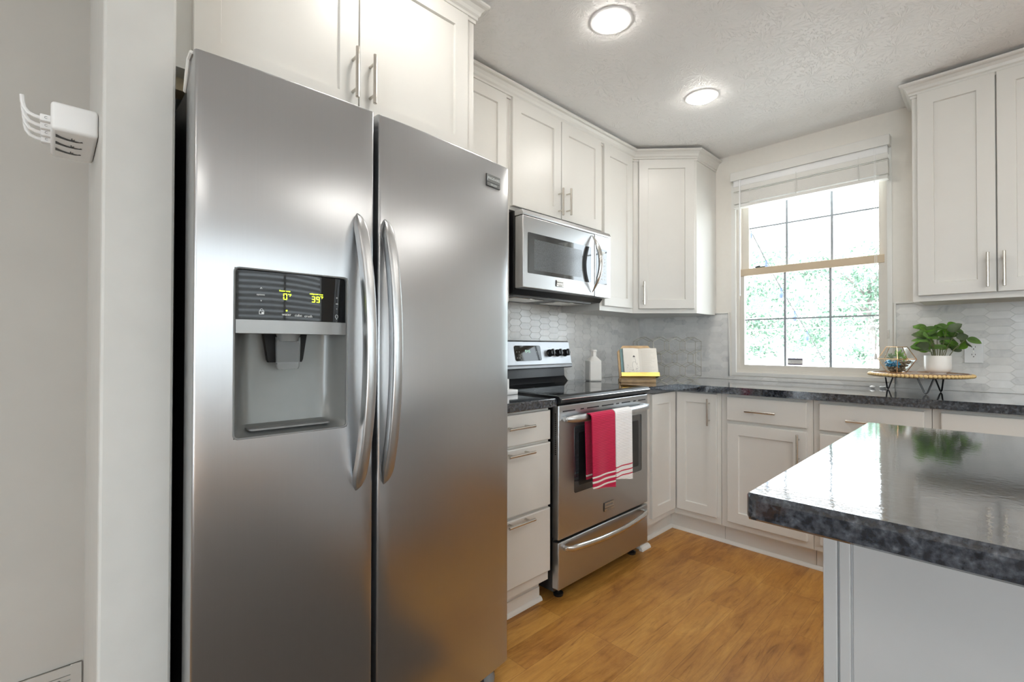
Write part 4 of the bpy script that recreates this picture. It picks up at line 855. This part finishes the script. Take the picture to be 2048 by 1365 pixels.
tube(bm, [mS @ V3((u_, v_, pg(u_)+0.0003)) for u_, v_ in ((0.084, 0.13), (0.078, 0.11), (0.080, 0.09))], 0.0005, 4); tube(bm, [mS @ V3((u_, v_, pg(u_)+0.0003)) for u_, v_ in ((0.100, 0.13), (0.109, 0.11), (0.114, 0.125))], 0.0005, 4)
mk('sketch', bm, M['ink'], bk, label='fine line drawing on the left page')
bm = NB(); v = 0.205
while v > 0.055:
    e = rs.uniform(0.19, 0.228); 
    for i in range(6):
        a_, b_ = 0.140+(e-0.140)*i/6, 0.140+(e-0.140)*(i+0.9)/6; z_ = max(pg(a_), pg(b_)); hexa(bm, [mS @ V3(p) for p in ((a_, v, pg(a_)-0.0004), (b_, v, pg(b_)-0.0004), (b_, v+0.0009, pg(b_)-0.0004), (a_, v+0.0009, pg(a_)-0.0004), (a_, v, pg(a_)+0.0001), (b_, v, pg(b_)+0.0001), (b_, v+0.0009, pg(b_)+0.0001), (a_, v+0.0009, pg(a_)+0.0001))])
    v -= 0.0062
mk('text_lines', bm, M['softink'], bk)
# honeycomb wire rack
RD = 3.18; rc_w = 0.1075; rp = 0.0866; ph = 0.029
fh = V3((sin(YAW), cos(YAW), 0)); rh = V3((cos(YAW), -sin(YAW), 0))
def RK(u, v, dp): return V3((CAM.x, CAM.y, 0)) + fh*(RD+dp) + rh*((1402.4-1024)/F_PX*RD + u) + V3((0, 0, zc+v+0.0025))
rk = thing('wine_rack', 'champagne coloured honeycomb wire rack in the counter corner', 'rack', RK(-0.2, 0, 0.05) - V3((0, 0, 0.0025)))
H_ = 3*rp+ph
def rackpaths():
    segs = []
    for row in range(3):
        v0 = ph + row*rp; offu = 0.0 if row % 2 == 0 else rc_w/2
        for c in range(4 if row % 2 == 0 else 3):
            u1 = -c*rc_w-offu; u0 = u1-rc_w; um = (u0+u1)/2
            vt = v0+rp-ph
            segs += [((u1, v0), (u1, vt)), ((u0, v0), (u0, vt)), ((u0, vt), (um, vt+ph)), ((um, vt+ph), (u1, vt)), ((u0, v0), (um, v0-ph)), ((um, v0-ph), (u1, v0))]
    segs += [((0, ph), (0, H_-ph)), ((-4*rc_w, ph), (-4*rc_w, H_-ph))]
    return segs
SG = rackpaths()
for nm, dp in (('front_lattice', 0.0), ('rear_lattice', 0.10)):
    bm = NB(); seen = set()
    for a, b in SG:
        k_ = tuple(sorted(((round(a[0], 3), round(a[1], 3)), (round(b[0], 3), round(b[1], 3)))))
        if k_ in seen: continue
        seen.add(k_); tube(bm, [RK(a[0], a[1], dp), RK(b[0], b[1], dp)], 0.0015, 6)
    mk(nm, bm, M['rackwire'], rk)
bm = NB(); seen = set()
for a, b in SG:
    for q in (a, b):
        k_ = (round(q[0], 3), round(q[1], 3))
        if k_ in seen: continue
        seen.add(k_); tube(bm, [RK(q[0], q[1], 0), RK(q[0], q[1], 0.10)], 0.0014, 6)
mk('cross_wires', bm, M['rackwire'], rk)
# small white holder left of the stove
hd = thing('card_holder', 'small white upright block on a white foot beside the refrigerator', 'holder', (0.36, -1.87, zc))
bm = NB(); box(bm, 0.33, 0.42, -1.93, -1.797, zc, zc+0.022, bev=0.002); mk('foot', bm, M['white'], hd)
bm = NB(); box(bm, 0.35, 0.39, -1.93, -1.826, zc+0.022, zc+0.072, bev=0.002); mk('upright', bm, M['white'], hd)
# plant stand
PX, PY = 1.735, -0.225; TR = 0.203
ps = thing('plant_stand', 'round beaded wooden tray on black hairpin legs', 'plant stand', (PX, PY, zc))
zt = 1.003
bm = NB(); lathe(bm, [(0, zt-0.012), (TR-0.012, zt-0.012), (TR-0.008, zt-0.010), (TR-0.008, zt+0.006), (TR-0.011, zt+0.009), (TR-0.016, zt+0.009), (TR-0.016, zt+0.005), (0, zt+0.005)], Matrix.Translation((PX, PY, 0)), 64); mk('tray', bm, M['traywood'], ps)
b0 = None; NBD = 74
for k in range(NBD):
    a = 2*pi*k/NBD; p = (PX+(TR-0.001)*cos(a), PY+(TR-0.001)*sin(a), zt-0.001)
    if b0 is None:
        bm = NB(); ball(bm, p, 0.0088, 10); b0 = mk('bead', bm, M['beadwood'], ps); base = V3(p)
    else:
        o = b0.copy(); COL.objects.link(o); o.parent = ps; o.location = V3(p)-base
for (lx, ly) in ((1.601, -0.149), (1.775, -0.383), (1.814, -0.162)):
    t_ = V3((lx, ly, zc+0.003)); c_ = V3((PX, PY, 0)); rd = V3((lx-PX, ly-PY, 0)).normalized(); tg = V3((-rd.y, rd.x, 0)); b_ = V3((lx, ly, zt-0.012)) - rd*0.008
    bm = NB(); tube(bm, [b_+tg*0.030, t_+tg*0.006+V3((0, 0, 0.006)), t_, t_-tg*0.006+V3((0, 0, 0.006)), b_-tg*0.030], 0.0036, 8); mk('hairpin_leg', bm, M['black'], ps)
# potted plant
QX, QY, QZ = 1.803, -0.168, zt+0.0052
pp = thing('potted_plant', 'leafy green plant in a squat white ceramic pot', 'plant', (QX, QY, QZ))
bm = NB(); lathe(bm, [(0, 0.001), (0.033, 0.0), (0.034, 0.005), (0.040, 0.007), (0.0475, 0.012), (0.0525, 0.022), (0.0535, 0.035), (0.0535, 0.090), (0.053, 0.0915), (0.051, 0.0915), (0.050, 0.090), (0.050, 0.075), (0, 0.075)], Matrix.Translation((QX, QY, QZ)), 48); mk('pot', bm, M['ceramic'], pp)
bm = NB(); lathe(bm, [(0, 0.074), (0.0503, 0.074), (0.048, 0.079), (0.03, 0.081), (0, 0.080)], Matrix.Translation((QX, QY, QZ)), 24); mk('soil', bm, M['stone'], pp)
def leafmesh(bm, base, dirv, nrm_, L, W, cup=0.15, droop=0.25):
    d_ = V3(dirv).normalized(); n_ = (V3(nrm_)-d_*V3(nrm_).dot(d_)).normalized(); s_ = d_.cross(n_); K = 8; rows = []
    for i in range(K+1):
        t = i/K; wd = W/2*(sin(pi*min(1, t**0.8))**0.7)*(1 if t < 0.98 else 0.2)+0.0004; c = V3(base)+d_*(L*t)-n_*(droop*L*t*t)
        rows.append([c - s_*wd + n_*(cup*wd), c - s_*wd*0.5+n_*(cup*wd*0.25), c, c + s_*wd*0.5+n_*(cup*wd*0.25), c + s_*wd + n_*(cup*wd)])
    Vv = [[bm.verts.new(p) for p in r] for r in rows]
    for A_, B_ in zip(Vv, Vv[1:]):
        for i in range(4): bm.faces.new((A_[i], A_[i+1], B_[i+1], B_[i]))
    bmesh.ops.solidify(bm, geom=[f for f in bm.faces if f.verts[0] in sum(Vv, [])], thickness=0.0007)
rs = random.Random(21)
tops = [(-0.100, 0.185), (-0.085, 0.155), (-0.06, 0.205), (-0.03, 0.235), (0.0, 0.205), (0.03, 0.245), (0.065, 0.215), (0.10, 0.21), (0.125, 0.175), (0.09, 0.150), (-0.09, 0.215), (0.045, 0.17), (-0.02, 0.17), (-0.06, 0.145)]
rv = V3((rh.x, rh.y, 0)); fv = V3((fh.x, fh.y, 0)); Q0 = V3((QX, QY, QZ))
leaves = []
for k, (a, h) in enumerate(tops):
    dep = rs.uniform(-0.055, 0.03)
    p0 = Q0 + rv*(a*0.26) + fv*dep*0.4 + V3((0, 0, 0.078)); p2 = Q0 + rv*(a*0.80)+fv*dep+V3((0, 0, h)); p1 = (p0+p2)/2 + rv*(-a*0.10)
    bm = NB(); tube(bm, [p0, p0.lerp(p1, 0.6), p1, p1.lerp(p2, 0.5), p2], [0.002, 0.0017, 0.0015, 0.0013, 0.001], 6); mk('stem', bm, M['stem'], pp)
    for j in range(4):
        ang = rs.uniform(0, 2*pi); out = rv*(cos(ang)*0.9+a*4)+fv*(sin(ang)*0.5-0.1)+V3((0, 0, rs.uniform(-0.35, 0.6)))
        leaves.append((p2 - V3((0, 0, 0.010*j)), out, V3((0, 0, 1))-fv*rs.uniform(0.6, 2.2), rs.uniform(0.052, 0.074), rs.uniform(0.036, 0.048)))
for k, (b_, o_, n_, L_, W_) in enumerate(leaves):
    bm = NB(); leafmesh(bm, b_, o_, n_, L_, W_); mk('leaf', bm, (M['leaf'], M['leaf2'], M['leaf'], M['leaf3'])[k % 4], pp, ang=80)
# terrarium
TX, TY, TZ = 1.648, -0.238, zt+0.0052
te = thing('terrarium', 'small geometric glass terrarium with succulents and pebbles', 'terrarium', (TX, TY, TZ))
def pent(r, z, a0): return [V3((TX, TY, TZ+z)) + rv*(r*cos(a0+2*pi*k/5)) + fv*(r*sin(a0+2*pi*k/5)) for k in range(5)]
Pb = pent(0.040, 0.003, rad(-126)); Pm = pent(0.082, 0.072, rad(-90-72)); Pt = pent(0.045, 0.134, rad(-126))
Pm = pent(0.082, 0.072, rad(-126+36-36)); 
bm = NB()
for A_, B_ in ((Pb, Pm), (Pm, Pt)):
    for k in range(5): tube(bm, [A_[k], B_[k]], 0.0018, 6)
for R__ in (Pb, Pm, Pt):
    for k in range(5):
        tube(bm, [R__[k], R__[(k+1) % 5]], 0.0018, 6)
mk('metal_frame', bm, M['copper'], te, label='thin copper coloured metal edges')
bm = NB(); vb = [bm.verts.new(p) for p in Pb]; vm = [bm.verts.new(p) for p in Pm]; vt_ = [bm.verts.new(p) for p in Pt]
for k in range(5):
    bm.faces.new((vb[k], vb[(k+1) % 5], vm[(k+1) % 5], vm[k]))
    if k not in (0,): bm.faces.new((vm[k], vm[(k+1) % 5], vt_[(k+1) % 5], vt_[k]))
bm.faces.new(vb[::-1]); mk('glass_panes', bm, M['glass'], te)
bm = NB(); bm2 = NB(); C_ = V3((TX, TY, TZ))
for k in range(190):
    z = rs.uniform(0.010, 0.062); r = (0.026+0.034*(z-0.003)/0.069)*sqrt(rs.random()); a = rs.uniform(0, 2*pi); p = C_+rv*(r*cos(a)*0.98)+fv*(r*sin(a)*0.98)+V3((0, 0, z))
    tgt = bm2 if (p-C_).dot(rv) < -0.008 and z > 0.03 else bm
    ball(tgt, p, rs.uniform(0.005, 0.0085), 7, (1.2, 0.9, 0.7), Matrix.Rotation(rs.uniform(0, 3), 4, 'Z') @ Matrix.Rotation(rs.uniform(-0.6, 0.6), 4, 'X'))
o = mk('pebbles', bm, M['stone'], te); o['kind'] = 'stuff'
o = mk('blue_glass_chips', bm2, M['gem'], te); o['kind'] = 'stuff'
for cx_, cz_, rr_, nL, mt in ((0.012, 0.095, 0.028, 11, 'leaf'), (-0.030, 0.085, 0.020, 8, 'leaf3'), (0.038, 0.078, 0.018, 7, 'leaf2')):
    bm = NB()
    for k in range(nL):
        a = 2.4*k; e = 0.15+1.1*k/nL; dv = rv*(cos(a)*cos(e))+fv*(sin(a)*cos(e))+V3((0, 0, sin(e)))
        c_ = C_+rv*cx_+V3((0, 0, cz_-0.01+0.012*k/nL)); q = dv.to_track_quat('Z', 'Y').to_matrix().to_4x4()
        ball(bm, c_+dv*rr_*0.55, rr_*0.5, 8, (0.42, 0.3, 1.0), q)
    tube(bm, [C_+rv*cx_+V3((0, 0, 0.05)), C_+rv*cx_+V3((0, 0, cz_))], 0.003, 6); mk('succulent', bm, M[mt], te, ang=60)
# small white stones on the counter under the stand
for k, (x, y, s) in enumerate(((1.533, -0.145, 0.010), (1.571, -0.128, 0.009), (1.586, -0.122, 0.010))):
    bm = NB(); ball(bm, (x, y, zc+s*0.75), s, 12, (1.3, 1.0, 0.75)); mk('pebble', bm, M['ceramic'], label='small white pebble on the granite beside the plant stand leg', cat='pebble', group='white pebbles by the window sill')
# outlet
ol = thing('wall_outlet', 'white double power outlet on the tile right of the plant', 'outlet', (1.930, -0.009, 1.061))
mO = FR((1.9300, -0.0085, 1.1195), (1, 0, 0), (0, 0, 1))
bm = NB(); box(bm, -0.0355, 0.0355, -0.0585, 0.0585, 0, 0.006, mO, bev=0.0025); pl = mk('cover_plate', bm, M['white'], ol)
for v in (0.0195, -0.0195):
    bm = NB(); prism(bm, [(0.0165*cos(2*pi*k/24), max(-0.0135, min(0.0135, 0.0165*sin(2*pi*k/24)))+v) for k in range(24)], 0.006, 0.0078, mO); sk = mk('socket', bm, M['white'], ol)
    bm = NB(); box(bm, -0.0075, -0.0053, v+0.001, v+0.009, 0.0078, 0.0081, mO); box(bm, 0.0053, 0.0072, v+0.0015, v+0.0085, 0.0078, 0.0081, mO); prism(bm, [(0.0025*cos(2*pi*k/10), v-0.006+0.0025*sin(2*pi*k/10)) for k in range(10)], 0.0078, 0.0081, mO); mk('slots', bm, M['dark'], sk)
bm = NB(); prism(bm, [(0.003*cos(2*pi*k/10), 0.003*sin(2*pi*k/10)) for k in range(10)], 0.006, 0.0068, mO); mk('screw', bm, M['nickel'], ol)
# ------------------------------------------------------------------ hall side: charger and vent
ch = thing('usb_charger', 'white plug in charger block with four white cables on the stub wall', 'charger', (0.57, -3.36, 1.592))
bm = NB(); box(bm, 0.455, 0.660, -3.398, -3.3235, 1.592, 1.651, bev=0.007, seg=3); mk('housing', bm, M['white'], ch)
for x in (0.615, 0.567, 0.519):
    bm = NB(); Q_ = [(-3.390, 9), (-3.381, 2), (-3.370, -2.5), (-3.3655, -3), (-3.3655, 4), (-3.3640, 4), (-3.3640, -2), (-3.3615, -2), (-3.3615, 1), (-3.3600, 1), (-3.3600, -4), (-3.352, -4.5), (-3.348, -1), (-3.3465, -4), (-3.357, -8), (-3.372, -7), (-3.390, -1)]
    prism(bm, [(y_, x+0.0017*k_) for y_, k_ in Q_], 0.0, 0.0009, FR((0, 0, 1.5918), (0, 1, 0), (1, 0, 0))); mk('vent_slot', bm, M['dark'], ch, label='dark slot on the underside')
for x in (0.637, 0.588, 0.540, 0.492):
    bm = NB(); box(bm, x-0.008, x+0.008, -3.414, -3.397, 1.609, 1.623, bev=0.002); mk('plug', bm, M['white'], ch)
    bm = text_bm('C', 0.007, FR((x+0.0083, -3.405, 1.616), (0, 1, 0), (0, 0, 1)), 0.0002); mk('plug_mark', bm, M['grey'], ch)
    bm = NB(); tube(bm, [(x, -3.413, 1.616), (x, -3.422, 1.617), (x, -3.431, 1.621), (x, -3.437, 1.630), (x, -3.439, 1.640), (x, -3.440, 1.654)], 0.0038, 8); mk('cable', bm, M['white'], ch)
vg = thing('return_air_grille', 'painted metal air grille low on the hall wall', 'air vent', (0.285, -3.55, 0.02))
mV = FR((0.2805, 0, 0), (0, 1, 0), (0, 0, 1)); VY0, VY1, VZ0, VZ1 = -3.80, -3.327, 0.02, 0.291
bm = NB()
for a in ((VY0, VY0+0.022, VZ0, VZ1), (VY1-0.022, VY1, VZ0, VZ1), (VY0+0.022, VY1-0.022, VZ0, VZ0+0.022), (VY0+0.022, VY1-0.022, VZ1-0.022, VZ1)): box(bm, *a, 0, 0.009, mV)
box(bm, VY0, VY1, VZ0, VZ1, 0, 0.003, mV); mk('grille_frame', bm, M['hallwall'], vg)
bm = NB()
for k in range(17): box(bm, VY0+0.022, VY1-0.022, VZ0+0.026+k*0.0132, VZ0+0.034+k*0.0132, 0.003, 0.007, mV)
mk('louvres', bm, M['hallwall'], vg)
bm = NB()
for y, z in ((VY1-0.045, VZ1-0.035), (VY0+0.04, VZ1-0.035)): ball(bm, (0.2875, y, z), 0.004, 8)
mk('screws', bm, M['grey'], vg)
# ------------------------------------------------------------------ recessed ceiling lamps
def ceiling_lamp(x, y, label):
    l = thing('recessed_light', label, 'ceiling light', (x, y, CEIL-0.012), 'recessed ceiling lights')
    T_ = Matrix.Translation((x, y, CEIL)); bm = NB()
    lathe(bm, [(0.0665, -0.002), (0.068, -0.0045), (0.075, -0.005), (0.084, -0.003), (0.086, 0.0), (0.0665, 0.0)], T_, 40)
    mk('trim_ring', bm, M['white'], l)
    bm = NB(); lathe(bm, [(0.066, -0.002), (0.066, -0.0075), (0.059, -0.0120), (0.043, -0.0155), (0.02, -0.0175), (0.0, -0.018)], T_, 40); mk('lens', bm, M['lensm'], l, label='glowing white lamp lens')
ceiling_lamp(0.921, -1.764, 'larger recessed ceiling light nearer the refrigerator')
ceiling_lamp(0.922, -0.917, 'smaller recessed ceiling light nearer the window')
for x, y, s in ((0.92, -2.60, 'over the refrigerator front'), (2.45, -1.25, 'over the right counter'), (2.75, -2.05, 'over the island'), (3.12, -1.55, 'in the far right corner'), (2.9, -3.6, 'added at the dining window as fill'), (1.4, -4.7, 'added over the hall as fill'), (3.3, -5.0, 'added by the glass door as fill')):  # last three are fill lamps added behind the camera
    ceiling_lamp(x, y, 'recessed ceiling light '+s+', out of the picture')
# ------------------------------------------------------------------ outside
bm = NB(); box(bm, -30, 30, 0.5, 60, -0.5, -0.4); mk('ground', bm, M['ground'], kind='structure')
def tree(x, y, h, r, seed, label):
    t = thing('tree', label, 'tree', (x, y, -0.4), 'trees beyond the window'); rs = random.Random(seed)
    bm = NB(); tube(bm, [(x, y, -0.4), (x+0.05, y, h*0.3), (x-0.05, y, h*0.6), (x, y, h*0.85)], [0.12, 0.10, 0.07, 0.03], 8)
    for k in range(6):
        a = k*1.05; z = h*(0.3+0.08*k); tube(bm, [(x, y, z), (x+cos(a)*r*0.4, y+sin(a)*r*0.4, z+h*0.12), (x+cos(a)*r*0.75, y+sin(a)*r*0.75, z+h*0.2)], [0.04, 0.025, 0.01], 6)
    mk('trunk', bm, M['bark'], t)
    bm = NB()
    cl = [(V3((x+rs.uniform(-1, 1)*r*0.86, y+rs.uniform(-1, 1)*r*0.7, rs.uniform(0.95, h))), rs.uniform(0.35, 0.7)) for _ in range(46)]
    for c, cr in cl:
        for _ in range(150):
            p = c + V3((rs.gauss(0, 1), rs.gauss(0, 1), rs.gauss(0, 0.6)))*cr*0.55; p.x = max(x-r+0.1, min(x+r-0.1, p.x)); s = rs.uniform(0.035, 0.075); p.z = max(0.72, p.z)
            e1 = V3((rs.gauss(0, 1), rs.gauss(0, 1), rs.gauss(0, 1))).normalized(); e2 = e1.orthogonal().normalized()
            v = [bm.verts.new(p+q) for q in (-e1*s, e2*s*0.5, e1*s, -e2*s*0.5)]; bm.faces.new(v)
    mk('foliage', bm, M['tree'], t)
tree(-6.3, 12.0, 4.6, 1.5, 4, 'leafy green tree farthest left beyond the window')
tree(-3.2, 11.0, 3.9, 1.5, 1, 'leafy green tree seen through the left window panes')
tree(-0.2, 11.3, 3.7, 1.5, 2, 'leafy green tree seen through the middle and right panes')
tree(2.8, 11.0, 4.1, 1.5, 3, 'leafy green tree farthest right beyond the window')
bm = NB(); box(bm, -1.10, -0.98, 7.8, 7.92, -0.4, 1.0); mk('garden_post', bm, M['fence'], label='grey post standing on the bright ground outside the window', cat='post')
for k, (z0, z1) in enumerate(((1.95, 2.05), (1.78, 1.88), (1.52, 1.60))):
    bm = NB(); tube(bm, [(-6, 8.0, z0), (-2, 8.0, (z0+z1)/2-0.06), (3, 8.0, z1)], 0.010, 6); mk('overhead_wire', bm, M['wirewhite'], label=('topmost', 'middle', 'lowest')[k]+' pale wire strung across the trees outside', cat='wire', group='wires outside the window')
sl = thing('string_lights', 'dark cable with hanging bulbs slanting across the view outside', 'string lights', (0.2, 2.6, 1.2))
P0, P1 = V3((0.60, 0.141, 2.44)), V3((0.74, 2.0, 1.20)); P2 = P1+(P1-P0)*1.3; P2.z = -0.4; cpts = [P0.lerp(P1, i/12)+V3((0, 0, -0.06*sin(pi*i/12))) for i in range(13)]
bm = NB(); tube(bm, cpts+[P2], 0.0045, 6); mk('cable', bm, M['dark'], sl)
for i in (3, 5, 7, 9, 11):
    p = cpts[i]; bm = NB(); tube(bm, [p, p-V3((0, 0, 0.03))], 0.009, 8); ball(bm, p-V3((0, 0, 0.058)), 0.026, 10, (0.8, 0.8, 1.3)); mk('bulb', bm, M['bulb'], sl)
